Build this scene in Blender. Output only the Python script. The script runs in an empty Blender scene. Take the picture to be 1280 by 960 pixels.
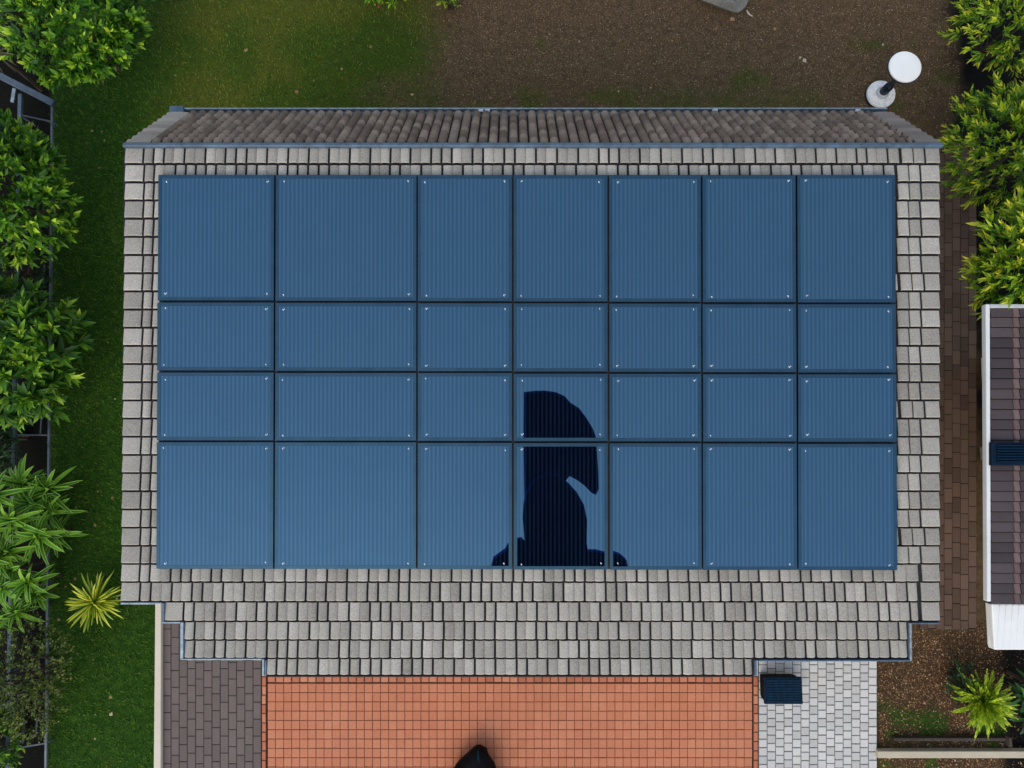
import bpy, bmesh, math, random
import numpy as np
from mathutils import Vector

rng = np.random.default_rng(7)
random.seed(7)
scene = bpy.context.scene
col = scene.collection
R = math.radians

# ------------------------------------------------------------------ camera and world frame
F = 853.0                      # focal length in pixels of a 1280 wide picture (24 mm)
PITCH, TILT = R(5.0), R(5.55)
D0, Z0 = 8.53, 3.15
d = Vector((0, math.sin(TILT), -math.cos(TILT)))
up = Vector((0, math.cos(TILT), math.sin(TILT)))
P0 = Vector((0, 0, Z0))
CAM = P0 - d * D0
NR = Vector((0, -math.sin(PITCH), math.cos(PITCH)))     # roof normal
EV = Vector((0, -math.cos(PITCH), -math.sin(PITCH)))    # down the roof


def ray(px, py):
    return d + Vector((1, 0, 0)) * ((px - 640) / F) + up * ((480 - py) / F)


def at(px, py, z=0.0):                                  # point of a level plane
    r = ray(px, py)
    return CAM + r * ((z - CAM.z) / r.z)


def roof_pt(px, py, h=0.0):                             # point of a plane h above the roof
    r = ray(px, py)
    return CAM + r * ((h - (CAM - P0).dot(NR)) / r.dot(NR))


def roof_uv(px, py, h=0.0):
    q = roof_pt(px, py, h) - P0
    return q.x, q.dot(EV)


def RP(u, v, h):
    return P0 + Vector((u, 0, 0)) + EV * v + NR * h


def to_px(X, Y, Z):                                     # arrays -> pixel
    dx, dy, dz = X - CAM.x, Y - CAM.y, Z - CAM.z
    w = dy * d.y + dz * d.z
    return 640 + F * dx / w, 480 - F * (dy * up.y + dz * up.z) / w


# ------------------------------------------------------------------ object helpers
def link_mesh(name, verts, faces, mat=None, parent=None, smooth=False):
    me = bpy.data.meshes.new(name)
    me.from_pydata([tuple(v) for v in verts], [], faces)
    me.update()
    o = bpy.data.objects.new(name, me)
    col.objects.link(o)
    if mat:
        me.materials.append(mat)
    if parent:
        attach(o, parent)
    if smooth:
        me.polygons.foreach_set('use_smooth', [True] * len(me.polygons))
    return o


def attach(o, parent):
    o.parent = parent
    w = Vector((0, 0, 0))
    p = parent
    while p is not None:
        w += p.location
        p = p.parent
    o.location = o.location - w if parent else o.location


def np_mesh(name, V, Fa, n_side, mat, parent=None, smooth=False, uv=None):
    me = bpy.data.meshes.new(name)
    V = np.asarray(V, dtype=np.float32)
    Fa = np.asarray(Fa, dtype=np.int32)
    me.vertices.add(len(V))
    me.vertices.foreach_set('co', V.ravel())
    me.loops.add(Fa.size)
    me.loops.foreach_set('vertex_index', Fa.ravel())
    me.polygons.add(len(Fa))
    me.polygons.foreach_set('loop_start', np.arange(0, Fa.size, n_side, dtype=np.int32))
    me.polygons.foreach_set('loop_total', np.full(len(Fa), n_side, dtype=np.int32))
    if smooth:
        me.polygons.foreach_set('use_smooth', np.ones(len(Fa), dtype=bool))
    if uv is not None:
        l = me.uv_layers.new(name='UVMap')
        l.data.foreach_set('uv', np.asarray(uv, dtype=np.float32)[Fa.ravel()].ravel())
    me.update(calc_edges=True)
    o = bpy.data.objects.new(name, me)
    col.objects.link(o)
    me.materials.append(mat)
    if parent:
        attach(o, parent)
    return o


def tag(o, label=None, cat=None, group=None, kind=None):
    if label: o['label'] = label
    if cat: o['category'] = cat
    if group: o['group'] = group
    if kind: o['kind'] = kind
    return o


def thing(name, loc, label, cat, group=None):
    o = bpy.data.objects.new(name, None)
    o.empty_display_size = 0.2
    o.location = loc
    col.objects.link(o)
    return tag(o, label, cat, group)


class MB:
    def __init__(s):
        s.v, s.f = [], []

    def add(s, vs, fs):
        n = len(s.v)
        s.v += [Vector(v) for v in vs]
        s.f += [tuple(i + n for i in f) for f in fs]

    def hexa(s, b, t):          # four bottom and four top corners, both counter-clockwise from above
        s.add(list(b) + list(t), [(3, 2, 1, 0), (4, 5, 6, 7), (0, 1, 5, 4), (1, 2, 6, 5), (2, 3, 7, 6), (3, 0, 4, 7)])

    def box(s, x0, y0, z0, x1, y1, z1):
        s.hexa([(x0, y0, z0), (x1, y0, z0), (x1, y1, z0), (x0, y1, z0)],
               [(x0, y0, z1), (x1, y0, z1), (x1, y1, z1), (x0, y1, z1)])

    def rbox(s, u0, v0, h0, u1, v1, h1):     # a box in roof coordinates
        s.hexa([RP(u0, v1, h0), RP(u1, v1, h0), RP(u1, v0, h0), RP(u0, v0, h0)],
               [RP(u0, v1, h1), RP(u1, v1, h1), RP(u1, v0, h1), RP(u0, v0, h1)])

    def tube(s, pts, r, n=8, cap=True):
        pts = [Vector(p) for p in pts]
        rs = r if isinstance(r, (list, tuple)) else [r] * len(pts)
        base = len(s.v)
        for i, p in enumerate(pts):
            a = pts[max(i - 1, 0)]
            b = pts[min(i + 1, len(pts) - 1)]
            t = (b - a).normalized()
            x = t.orthogonal().normalized() if i == 0 else (x - t * x.dot(t)).normalized()
            y = t.cross(x)
            for k in range(n):
                an = 2 * math.pi * k / n
                s.v.append(p + (x * math.cos(an) + y * math.sin(an)) * rs[i])
        for i in range(len(pts) - 1):
            for k in range(n):
                k2 = (k + 1) % n
                s.f.append((base + i * n + k, base + i * n + k2, base + (i + 1) * n + k2, base + (i + 1) * n + k))
        if cap:
            s.f.append(tuple(base + k for k in range(n))[::-1])
            s.f.append(tuple(base + (len(pts) - 1) * n + k for k in range(n)))

    def lathe(s, c, prof, n=40):     # prof: list of (radius, z) from bottom to top
        base = len(s.v)
        for r, z in prof:
            for k in range(n):
                an = 2 * math.pi * k / n
                s.v.append(Vector((c[0] + r * math.cos(an), c[1] + r * math.sin(an), c[2] + z)))
        for i in range(len(prof) - 1):
            for k in range(n):
                k2 = (k + 1) % n
                s.f.append((base + i * n + k, base + i * n + k2, base + (i + 1) * n + k2, base + (i + 1) * n + k))
        s.f.append(tuple(base + k for k in range(n))[::-1])
        s.f.append(tuple(base + (len(prof) - 1) * n + k for k in range(n)))

    def build(s, name, mat, parent=None, smooth=False, bevel=0):
        o = link_mesh(name, s.v, s.f, mat, parent, smooth)
        if bevel:
            m = o.modifiers.new('bevel', 'BEVEL')
            m.width = bevel
            m.segments = 2
            m.limit_method = 'ANGLE'
        return o


# ------------------------------------------------------------------ materials
def new_mat(name):
    m = bpy.data.materials.new(name)
    m.use_nodes = True
    nt = m.node_tree
    b = nt.nodes['Principled BSDF']
    return m, nt, b


def N(nt, kind, **kw):
    n = nt.nodes.new(kind)
    for k, v in kw.items():
        if k in n.inputs:
            n.inputs[k].default_value = v
        else:
            setattr(n, k, v)
    return n


def coords(nt):
    return N(nt, 'ShaderNodeTexCoord').outputs['Object']


def noise(nt, vec, scale, detail=4, rough=0.6):
    n = N(nt, 'ShaderNodeTexNoise')
    n.inputs['Scale'].default_value = scale
    n.inputs['Detail'].default_value = detail
    n.inputs['Roughness'].default_value = rough
    nt.links.new(vec, n.inputs['Vector'])
    return n.outputs['Fac']


def ramp(nt, fac, stops):
    r = N(nt, 'ShaderNodeValToRGB')
    e = r.color_ramp.elements
    while len(e) < len(stops):
        e.new(0.5)
    for el, (p, c) in zip(e, stops):
        el.position = p
        el.color = (*c, 1)
    nt.links.new(fac, r.inputs['Fac'])
    return r.outputs['Color']


def mix(nt, fac, a, b, mode='MIX'):
    m = N(nt, 'ShaderNodeMix', data_type='RGBA', blend_type=mode)
    for s, val in ((m.inputs[0], fac), (m.inputs[6], a), (m.inputs[7], b)):
        if isinstance(val, (int, float)):
            s.default_value = val
        elif isinstance(val, tuple):
            s.default_value = (*val, 1)
        else:
            nt.links.new(val, s)
    return m.outputs[2]


def maths(nt, op, a, b=0.0, clamp=False):
    m = N(nt, 'ShaderNodeMath', operation=op, use_clamp=clamp)
    for s, val in ((m.inputs[0], a), (m.inputs[1], b)):
        if isinstance(val, (int, float)):
            s.default_value = val
        else:
            nt.links.new(val, s)
    return m.outputs[0]


def bump(nt, b, height, strength=0.4, dist=0.01):
    n = N(nt, 'ShaderNodeBump')
    n.inputs['Strength'].default_value = strength
    n.inputs['Distance'].default_value = dist
    nt.links.new(height, n.inputs['Height'])
    nt.links.new(n.outputs['Normal'], b.inputs['Normal'])


def island(nt):
    return N(nt, 'ShaderNodeNewGeometry').outputs['Random Per Island']


def grain_mat(name, stops, scale=120, rough=0.85, isl=0.35, patch=0.35, patch_scale=2.0, bump_s=0.4, stain=None):
    """Mineral surface: per-piece tone, fine grain, broad weathering."""
    m, nt, b = new_mat(name)
    v = coords(nt)
    g = noise(nt, v, scale, 3, 0.7)
    w = noise(nt, v, patch_scale, 5, 0.6)
    f = maths(nt, 'ADD', maths(nt, 'MULTIPLY', island(nt), isl), maths(nt, 'MULTIPLY', w, patch))
    f = maths(nt, 'ADD', f, maths(nt, 'MULTIPLY', g, 1 - isl - patch), True)
    c = ramp(nt, f, stops)
    if stain:
        s = noise(nt, v, stain[1], 6, 0.7)
        k = ramp(nt, s, [(stain[2], (0, 0, 0)), (stain[2] + 0.12, (1, 1, 1))])
        c = mix(nt, maths(nt, 'MULTIPLY', k, stain[3]), c, stain[0])
    nt.links.new(c, b.inputs['Base Color'])
    b.inputs['Roughness'].default_value = rough
    b.inputs['Specular IOR Level'].default_value = 0.3
    bump(nt, b, g, bump_s, 0.006)
    return m


def plain_mat(name, c, rough=0.6, metal=0.0, var=0.15, scale=6, bump_s=0.0):
    m, nt, b = new_mat(name)
    v = coords(nt)
    n = noise(nt, v, scale, 6, 0.65)
    lo = tuple(x * (1 - var) for x in c)
    hi = tuple(min(1, x * (1 + var)) for x in c)
    nt.links.new(ramp(nt, n, [(0.3, lo), (0.7, hi)]), b.inputs['Base Color'])
    b.inputs['Roughness'].default_value = rough
    b.inputs['Metallic'].default_value = metal
    if bump_s:
        bump(nt, b, noise(nt, v, 60, 4), bump_s, 0.006)
    return m


def leaf_mat(name, stops, rough=0.5, trans=0.14, uvstripe=None, age=False):
    m, nt, b = new_mat(name)
    v = coords(nt)
    n = noise(nt, v, 1.6, 3)
    if age:      # young leaves at the shoot tips are the lightest
        su = N(nt, 'ShaderNodeSeparateXYZ')
        nt.links.new(N(nt, 'ShaderNodeTexCoord').outputs['UV'], su.inputs[0])
        base_f = su.outputs[0]
    else:
        base_f = island(nt)
    f = maths(nt, 'ADD', maths(nt, 'MULTIPLY', base_f, 0.75), maths(nt, 'MULTIPLY', n, 0.25), True)
    c = ramp(nt, f, stops)
    b.inputs['Specular IOR Level'].default_value = 0.3
    if uvstripe:
        sx = N(nt, 'ShaderNodeSeparateXYZ')
        nt.links.new(N(nt, 'ShaderNodeTexCoord').outputs['UV'], sx.inputs[0])
        k = maths(nt, 'ABSOLUTE', maths(nt, 'SUBTRACT', sx.outputs[0], 0.5))
        k = ramp(nt, k, [(0.26, (0, 0, 0)), (0.34, (1, 1, 1))])
        c = mix(nt, k, c, uvstripe)
    nt.links.new(c, b.inputs['Base Color'])
    b.inputs['Roughness'].default_value = rough
    t = N(nt, 'ShaderNodeBsdfTranslucent')
    nt.links.new(c, t.inputs['Color'])
    ms = N(nt, 'ShaderNodeMixShader')
    ms.inputs[0].default_value = trans
    nt.links.new(b.outputs[0], ms.inputs[1])
    nt.links.new(t.outputs[0], ms.inputs[2])
    nt.links.new(ms.outputs[0], nt.nodes['Material Output'].inputs['Surface'])
    return m


M = {}
M['tile'] = grain_mat('grey_roof_tile', [(0.22, (0.107, 0.098, 0.081)), (0.45, (0.275, 0.257, 0.220)), (0.6, (0.375, 0.353, 0.306)), (0.82, (0.65, 0.62, 0.545))],
                      scale=62, isl=0.18, patch=0.20, bump_s=0.35, stain=((0.15, 0.145, 0.115), 1.9, 0.60, 0.35))
M['rear_tile'] = grain_mat('brown_roof_tile', [(0.2, (0.052, 0.035, 0.024)), (0.5, (0.17, 0.124, 0.090)), (0.8, (0.34, 0.265, 0.20))],
                           scale=60, isl=0.30, patch=0.25)
M['verge_grey'] = grain_mat('warm_grey_verge', [(0.2, (0.13, 0.11, 0.088)), (0.5, (0.29, 0.25, 0.205)), (0.8, (0.45, 0.395, 0.33))], scale=60, isl=0.3, patch=0.25)
M['verge_brown'] = grain_mat('brown_grey_verge', [(0.2, (0.09, 0.072, 0.06)), (0.5, (0.19, 0.155, 0.13)), (0.8, (0.32, 0.27, 0.23))], scale=60, isl=0.3, patch=0.25)
M['underlay'] = plain_mat('dark_underlay', (0.012, 0.012, 0.014), 0.95)
M['trim'] = plain_mat('blue_grey_trim', (0.065, 0.105, 0.15), 0.4, 0.25, 0.35, 9)
M['pale_trim'] = plain_mat('pale_blue_flashing', (0.20, 0.26, 0.30), 0.4, 0.3, 0.45, 14)
M['render'] = plain_mat('cream_render', (0.5, 0.46, 0.38), 0.9, 0, 0.1, 3, 0.2)
M['rail'] = plain_mat('black_rail', (0.008, 0.010, 0.014), 0.6)
M['clip'] = plain_mat('bright_clip', (0.55, 0.60, 0.65), 0.35, 0.2, 0.1)
M['patio'] = grain_mat('terracotta_paver', [(0.15, (0.36, 0.120, 0.058)), (0.5, (0.48, 0.175, 0.092)), (0.85, (0.58, 0.26, 0.15))],
                       scale=55, isl=0.14, patch=0.3, patch_scale=1.1, stain=((0.55, 0.42, 0.33), 2.3, 0.68, 0.4))
M['patio_edge'] = grain_mat('terracotta_edge', [(0.15, (0.33, 0.095, 0.045)), (0.5, (0.46, 0.155, 0.08)), (0.85, (0.56, 0.24, 0.135))],
                            scale=55, isl=0.5, patch=0.2)
M['joint_red'] = plain_mat('red_brown_joint', (0.10, 0.045, 0.03), 0.95)
M['drive'] = grain_mat('brown_grey_paver', [(0.15, (0.082, 0.064, 0.057)), (0.5, (0.128, 0.102, 0.092)), (0.85, (0.185, 0.152, 0.138))],
                       scale=70, isl=0.16, patch=0.3)
M['joint_dark'] = plain_mat('dark_joint', (0.035, 0.03, 0.028), 0.95)
M['pale'] = grain_mat('pale_grey_paver', [(0.15, (0.36, 0.355, 0.335)), (0.5, (0.50, 0.495, 0.47)), (0.85, (0.62, 0.61, 0.585))],
                      scale=60, isl=0.35, patch=0.35, patch_scale=1.2)
M['joint_grey'] = plain_mat('grey_joint', (0.13, 0.125, 0.12), 0.95)
M['path'] = grain_mat('dark_brown_paver', [(0.15, (0.050, 0.030, 0.019)), (0.5, (0.108, 0.066, 0.045)), (0.85, (0.16, 0.102, 0.073))],
                      scale=70, isl=0.4, patch=0.3)
M['joint_black'] = plain_mat('black_joint', (0.010, 0.008, 0.007), 0.95)
M['cream'] = grain_mat('cream_concrete', [(0.2, (0.52, 0.46, 0.36)), (0.8, (0.70, 0.63, 0.52))], scale=50, isl=0.1, patch=0.5)
M['kerb'] = grain_mat('sandy_concrete', [(0.2, (0.34, 0.30, 0.21)), (0.8, (0.56, 0.50, 0.38))], scale=40, isl=0.1, patch=0.5)
M['old_wood'] = grain_mat('weathered_wood', [(0.2, (0.025, 0.018, 0.013)), (0.8, (0.085, 0.068, 0.055))], scale=40, isl=0.1, patch=0.5, stain=((0.03, 0.022, 0.015), 9, 0.5, 0.7))
M['nb_tile'] = grain_mat('plum_brown_tile', [(0.15, (0.032, 0.024, 0.026)), (0.5, (0.062, 0.048, 0.050)), (0.85, (0.10, 0.08, 0.08))], scale=50, isl=0.4, patch=0.3)
M['nb_pink'] = grain_mat('faded_pink_tile', [(0.15, (0.10, 0.065, 0.06)), (0.85, (0.19, 0.135, 0.125))], scale=50, isl=0.4, patch=0.3)
M['white'] = plain_mat('white_paint', (0.64, 0.66, 0.65), 0.4, 0, 0.05, 4)
M['white_side'] = plain_mat('white_board', (0.46, 0.49, 0.50), 0.5, 0, 0.12, 3)
M['navy'] = plain_mat('navy_plastic', (0.002, 0.012, 0.028), 0.8, 0, 0.3, 5)
M['navy_slat'] = plain_mat('navy_slat', (0.002, 0.018, 0.040), 0.8, 0, 0.3, 12)
M['black'] = plain_mat('black_cover', (0.003, 0.003, 0.004), 0.75, 0, 0.3, 5)
M['lamp_white'] = plain_mat('white_enamel', (0.93, 0.91, 0.85), 0.35, 0, 0.02, 3)
M['base_white'] = plain_mat('scuffed_white', (0.80, 0.78, 0.74), 0.5, 0, 0.22, 14)
M['dark_metal'] = plain_mat('dark_blue_metal', (0.02, 0.03, 0.045), 0.4, 0.4)
M['fence'] = plain_mat('blue_grey_metal', (0.085, 0.12, 0.16), 0.45, 0.3, 0.4, 5)
M['fence_thin'] = plain_mat('grey_metal', (0.12, 0.145, 0.17), 0.5, 0.2, 0.4, 9)
M['stone'] = grain_mat('grey_stone', [(0.2, (0.10, 0.10, 0.085)), (0.5, (0.21, 0.205, 0.18)), (0.85, (0.40, 0.39, 0.36))], scale=28, isl=0.0, patch=0.45, patch_scale=3, bump_s=0.8)
M['stick'] = plain_mat('pale_stick', (0.55, 0.46, 0.38), 0.8)
M['bark'] = plain_mat('brown_bark', (0.055, 0.038, 0.026), 0.95, 0, 0.3, 14, 0.6)
M['added_shape'] = plain_mat('added_shape_navy', (0.014, 0.045, 0.42), 0.9)  # unseen added shape; blue chosen so its panel reflection turns navy

for k_ in ('navy', 'navy_slat', 'black', 'added_shape'):
    M[k_].node_tree.nodes['Principled BSDF'].inputs['Specular IOR Level'].default_value = 0.12

M['leaf_a'] = leaf_mat('fresh_green_leaf', [(0.18, (0.008, 0.036, 0.003)), (0.42, (0.034, 0.13, 0.006)), (0.64, (0.17, 0.36, 0.013)), (0.84, (0.46, 0.60, 0.04))], age=True)
M['leaf_b'] = leaf_mat('mid_green_leaf', [(0.18, (0.008, 0.034, 0.003)), (0.44, (0.032, 0.12, 0.007)), (0.66, (0.16, 0.33, 0.015)), (0.86, (0.44, 0.56, 0.045))], age=True)
M['leaf_y'] = leaf_mat('yellow_green_leaf', [(0.18, (0.009, 0.045, 0.004)), (0.36, (0.055, 0.16, 0.007)), (0.56, (0.26, 0.40, 0.016)), (0.78, (0.68, 0.64, 0.04))], age=True)
M['leaf_lime'] = leaf_mat('lime_leaf', [(0.15, (0.11, 0.24, 0.010)), (0.5, (0.30, 0.46, 0.016)), (0.85, (0.60, 0.66, 0.04))])
M['leaf_dark'] = leaf_mat('dark_green_leaf', [(0.1, (0.006, 0.018, 0.007)), (0.5, (0.014, 0.048, 0.012)), (0.9, (0.035, 0.095, 0.022))], age=True)
M['leaf_olive'] = leaf_mat('olive_brown_leaf', [(0.1, (0.014, 0.024, 0.005)), (0.4, (0.050, 0.085, 0.012)), (0.7, (0.14, 0.18, 0.025)), (0.92, (0.36, 0.29, 0.07))], age=True)
M['strap'] = leaf_mat('strap_leaf', [(0.1, (0.012, 0.055, 0.006)), (0.5, (0.055, 0.19, 0.012)), (0.85, (0.17, 0.36, 0.02))], uvstripe=(0.22, 0.42, 0.03))
M['strap_dark'] = leaf_mat('dark_strap_leaf', [(0.1, (0.006, 0.03, 0.006)), (0.5, (0.015, 0.075, 0.010)), (0.9, (0.04, 0.14, 0.02))])
M['strap_y'] = leaf_mat('gold_striped_leaf', [(0.1, (0.72, 0.72, 0.05)), (0.5, (0.56, 0.62, 0.035)), (0.9, (0.18, 0.34, 0.02))], uvstripe=(0.075, 0.15, 0.015))
M['strap_brown'] = leaf_mat('dull_strap_leaf', [(0.1, (0.03, 0.035, 0.012)), (0.9, (0.13, 0.14, 0.05))])
M['petal'] = leaf_mat('red_petal', [(0.1, (0.20, 0.015, 0.010)), (0.9, (0.34, 0.04, 0.03))], age=True)
M['grass'] = leaf_mat('grass_blade', [(0.1, (0.008, 0.044, 0.002)), (0.5, (0.034, 0.120, 0.003)), (0.8, (0.095, 0.185, 0.007)), (0.98, (0.25, 0.25, 0.025))], rough=0.7, trans=0.15)
M['weed'] = leaf_mat('weed_blade', [(0.1, (0.02, 0.05, 0.006)), (0.5, (0.06, 0.12, 0.014)), (0.9, (0.17, 0.20, 0.03))], rough=0.7, trans=0.15)
M['dry_grass'] = leaf_mat('dry_grass_blade', [(0.1, (0.040, 0.062, 0.004)), (0.5, (0.120, 0.140, 0.012)), (0.9, (0.28, 0.25, 0.045))], rough=0.8, trans=0.1)


def chips_mat(name, stops):
    m, nt, b = new_mat(name)
    nt.links.new(ramp(nt, island(nt), stops), b.inputs['Base Color'])
    b.inputs['Roughness'].default_value = 0.9
    return m


M['pebble'] = chips_mat('soil_grain', [(0.1, (0.030, 0.018, 0.008)), (0.5, (0.128, 0.080, 0.040)), (0.8, (0.245, 0.160, 0.084)), (0.97, (0.38, 0.28, 0.17)), (1.0, (0.5, 0.4, 0.28))])
M['chip'] = chips_mat('bark_chip', [(0.1, (0.020, 0.011, 0.006)), (0.45, (0.085, 0.045, 0.018)), (0.75, (0.19, 0.10, 0.040)), (0.95, (0.38, 0.22, 0.10)), (1.0, (0.55, 0.38, 0.22))])
M['litter'] = chips_mat('fallen_leaf', [(0.0, (0.35, 0.22, 0.10)), (0.5, (0.25, 0.12, 0.05)), (1.0, (0.55, 0.47, 0.36))])


def ground_mat():
    m, nt, b = new_mat('yard_ground')
    v = coords(nt)

    def attr(n):
        return N(nt, 'ShaderNodeAttribute', attribute_name=n).outputs['Fac']
    g1 = noise(nt, v, 55, 4, 0.75)
    g2 = noise(nt, v, 8, 5, 0.65)
    soil = ramp(nt, maths(nt, 'ADD', maths(nt, 'MULTIPLY', g1, 0.65), maths(nt, 'MULTIPLY', g2, 0.35)),
                [(0.3, (0.026, 0.016, 0.007)), (0.5, (0.092, 0.058, 0.029)), (0.7, (0.19, 0.125, 0.067))])
    mul = ramp(nt, g1, [(0.3, (0.018, 0.010, 0.005)), (0.5, (0.060, 0.032, 0.014)), (0.7, (0.15, 0.085, 0.04))])
    gr = ramp(nt, maths(nt, 'ADD', maths(nt, 'MULTIPLY', g1, 0.5), maths(nt, 'MULTIPLY', g2, 0.5)),
              [(0.3, (0.004, 0.020, 0.0015)), (0.5, (0.018, 0.062, 0.003)), (0.7, (0.054, 0.118, 0.006))])
    dry = ramp(nt, g1, [(0.3, (0.028, 0.040, 0.003)), (0.7, (0.125, 0.135, 0.014))])
    bed_shade = ramp(nt, g2, [(0.3, (0.0012, 0.0012, 0.001)), (0.7, (0.005, 0.0045, 0.003))])  # shade around shrubs and fence painted into the soil as near-black
    c = mix(nt, attr('mulch'), soil, mul)
    gg = mix(nt, attr('dry'), gr, dry)
    k = maths(nt, 'ADD', attr('grass'), maths(nt, 'MULTIPLY', maths(nt, 'SUBTRACT', g1, 0.5), 0.8), True)
    c = mix(nt, k, c, gg)
    c = mix(nt, attr('bed'), c, bed_shade)
    nt.links.new(c, b.inputs['Base Color'])
    b.inputs['Roughness'].default_value = 0.95
    b.inputs['Specular IOR Level'].default_value = 0.15
    bump(nt, b, g1, 0.7, 0.03)
    return m


def panel_mat(name, ribs, rough, col_hi, col_lo):
    m, nt, b = new_mat(name)
    v = coords(nt)
    if ribs:
        sx = N(nt, 'ShaderNodeSeparateXYZ')
        nt.links.new(v, sx.inputs[0])
        s = maths(nt, 'SINE', maths(nt, 'MULTIPLY', sx.outputs[0], 2 * math.pi / 0.0515))
        s = maths(nt, 'MULTIPLY_ADD', s, 0.5)
        s.node.inputs[2].default_value = 0.5
        w = noise(nt, v, 3.0, 4)
        s = maths(nt, 'POWER', s, 1.6)
        s = maths(nt, 'MULTIPLY', s, maths(nt, 'ADD', 0.45, w), True)
        g = noise(nt, v, 90, 2)
        s = maths(nt, 'ADD', maths(nt, 'MULTIPLY', s, 0.85), maths(nt, 'MULTIPLY', g, 0.2), True)
        c = ramp(nt, s, [(0.1, col_lo), (0.9, col_hi)])
    else:
        c = ramp(nt, noise(nt, v, 5, 4), [(0.3, col_lo), (0.7, col_hi)])
    nt.links.new(c, b.inputs['Base Color'])
    b.inputs['Metallic'].default_value = 0.993
    if ribs:
        nt.links.new(maths(nt, 'SUBTRACT', 0.997, maths(nt, 'MULTIPLY', s, 0.045)), b.inputs['Metallic'])
    b.inputs['Roughness'].default_value = rough
    return m


M['glass'] = panel_mat('tinted_solar_glass', True, 0.012, (0.090, 0.196, 0.288), (0.064, 0.150, 0.228))
M['pframe'] = panel_mat('blue_anodised_frame', False, 0.38, (0.050, 0.108, 0.160), (0.038, 0.088, 0.135))


# ------------------------------------------------------------------ ground and its attributes
def vnoise(X, Y, s, seed):
    r = np.random.default_rng(seed).random((256, 256))
    x, y = X / s + 900.3, Y / s + 700.7
    xi, yi = np.floor(x).astype(int), np.floor(y).astype(int)
    fx, fy = x - xi, y - yi
    fx, fy = fx * fx * (3 - 2 * fx), fy * fy * (3 - 2 * fy)
    a, b_, c, e = r[xi % 256, yi % 256], r[(xi + 1) % 256, yi % 256], r[xi % 256, (yi + 1) % 256], r[(xi + 1) % 256, (yi + 1) % 256]
    return (a * (1 - fx) + b_ * fx) * (1 - fy) + (c * (1 - fx) + e * fx) * fy


def fbm(X, Y, s, seed):
    return (vnoise(X, Y, s, seed) + 0.5 * vnoise(X, Y, s / 2.1, seed + 1) + 0.25 * vnoise(X, Y, s / 4.3, seed + 2)) / 1.75


def sstep(a, b_, x):
    t = np.clip((x - a) / (b_ - a), 0, 1)
    return t * t * (3 - 2 * t)


G = lambda px, py: at(px, py, 0.0)
x_fence = G(62, 400).x
x_soil = G(522, 80).x
y_back = G(640, 137).y
x_right = G(1097, 880).x
y_mulch = G(1200, 785).y
y_rkerb = G(1200, 943).y
x_house_r = G(1175, 500).x


def ground_fields(X, Y):
    n = fbm(X, Y, 1.6, 3)
    n2 = fbm(X, Y, 0.5, 11)
    g = sstep(1.3, -0.9, X - x_soil + (n - 0.5) * 3.0 + (n2 - 0.5) * 1.2)
    # a green fringe and scattered weeds along the rear eave
    fr = sstep(0.55, 0.05, np.abs(Y - (y_back + 0.10))) * np.maximum(sstep(0.42, 0.62, fbm(X, Y, 0.45, 21)), 0.75 * (X > 2.4)) * (X < 5.5)
    g = np.maximum(g, fr * 0.55)
    g = np.maximum(g, sstep(0.70, 0.80, fbm(X, Y, 0.7, 31)) * 0.6 * (Y > y_back))
    right = (X > x_right - 0.05) & (Y < y_mulch + 0.4)
    gm = sstep(0.52, 0.68, fbm(X, Y, 0.5, 41)) * sstep(G(0, 860).y, G(0, 900).y, Y) * 0.9
    g = np.where(right, gm, g)
    dry = (0.38 + 0.5 * sstep(0.36, 0.68, fbm(X, Y, 1.0, 51))) * sstep(G(165, 60).x - 0.2, G(260, 60).x, X) * (Y > y_back - 0.4)
    dry = np.maximum(dry, sstep(0.5, 0.7, fbm(X, Y, 0.9, 61)) * (Y < G(0, 800).y) * 0.5)
    mulch = sstep(0.25, -0.25, Y - y_mulch + (n2 - 0.5) * 0.5) * (X > x_right - 0.3)
    pxx, pyy = to_px(X, Y, 0 * X)
    lim = 65.5 - 8.5 * (pyy - 133) / 897.0
    bed = np.maximum(sstep(3.0, -4.0, pxx - lim + (n2 - 0.5) * 10), sstep(G(1212, 300).x, G(1225, 300).x, X + (n2 - 0.5) * 0.5) * (Y > G(0, 820).y))  # where shade is painted near-black: outside the fence, beside the neighbour's eave
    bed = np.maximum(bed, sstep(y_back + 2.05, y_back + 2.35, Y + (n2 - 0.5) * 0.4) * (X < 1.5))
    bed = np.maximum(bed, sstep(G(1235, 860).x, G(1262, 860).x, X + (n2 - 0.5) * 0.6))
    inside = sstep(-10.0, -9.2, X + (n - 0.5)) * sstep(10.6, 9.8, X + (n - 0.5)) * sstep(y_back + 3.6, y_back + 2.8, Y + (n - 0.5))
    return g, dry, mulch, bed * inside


xs = np.concatenate([[-150, -60, -25], np.linspace(-12, 12, 300), [25, 60, 150]])
ys = np.concatenate([[-150, -60, -25], np.linspace(-9, 10, 240), [25, 60, 150]])
XX, YY = np.meshgrid(xs, ys)
ZZ = (fbm(XX, YY, 0.8, 71) - 0.5) * 0.05 - 0.012
V = np.stack([XX.ravel(), YY.ravel(), ZZ.ravel()], 1)
nx, ny = len(xs), len(ys)
ii = (np.arange(ny - 1)[:, None] * nx + np.arange(nx - 1)[None, :]).ravel()
ground = np_mesh('ground', V, np.stack([ii, ii + 1, ii + nx + 1, ii + nx], 1), 4, ground_mat(), smooth=True)
tag(ground, kind='structure')
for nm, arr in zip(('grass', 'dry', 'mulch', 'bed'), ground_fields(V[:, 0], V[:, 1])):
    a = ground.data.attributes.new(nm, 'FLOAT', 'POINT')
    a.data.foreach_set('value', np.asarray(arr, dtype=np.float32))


def gz(X, Y):
    return (fbm(X, Y, 0.8, 71) - 0.5) * 0.05 - 0.012


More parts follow.
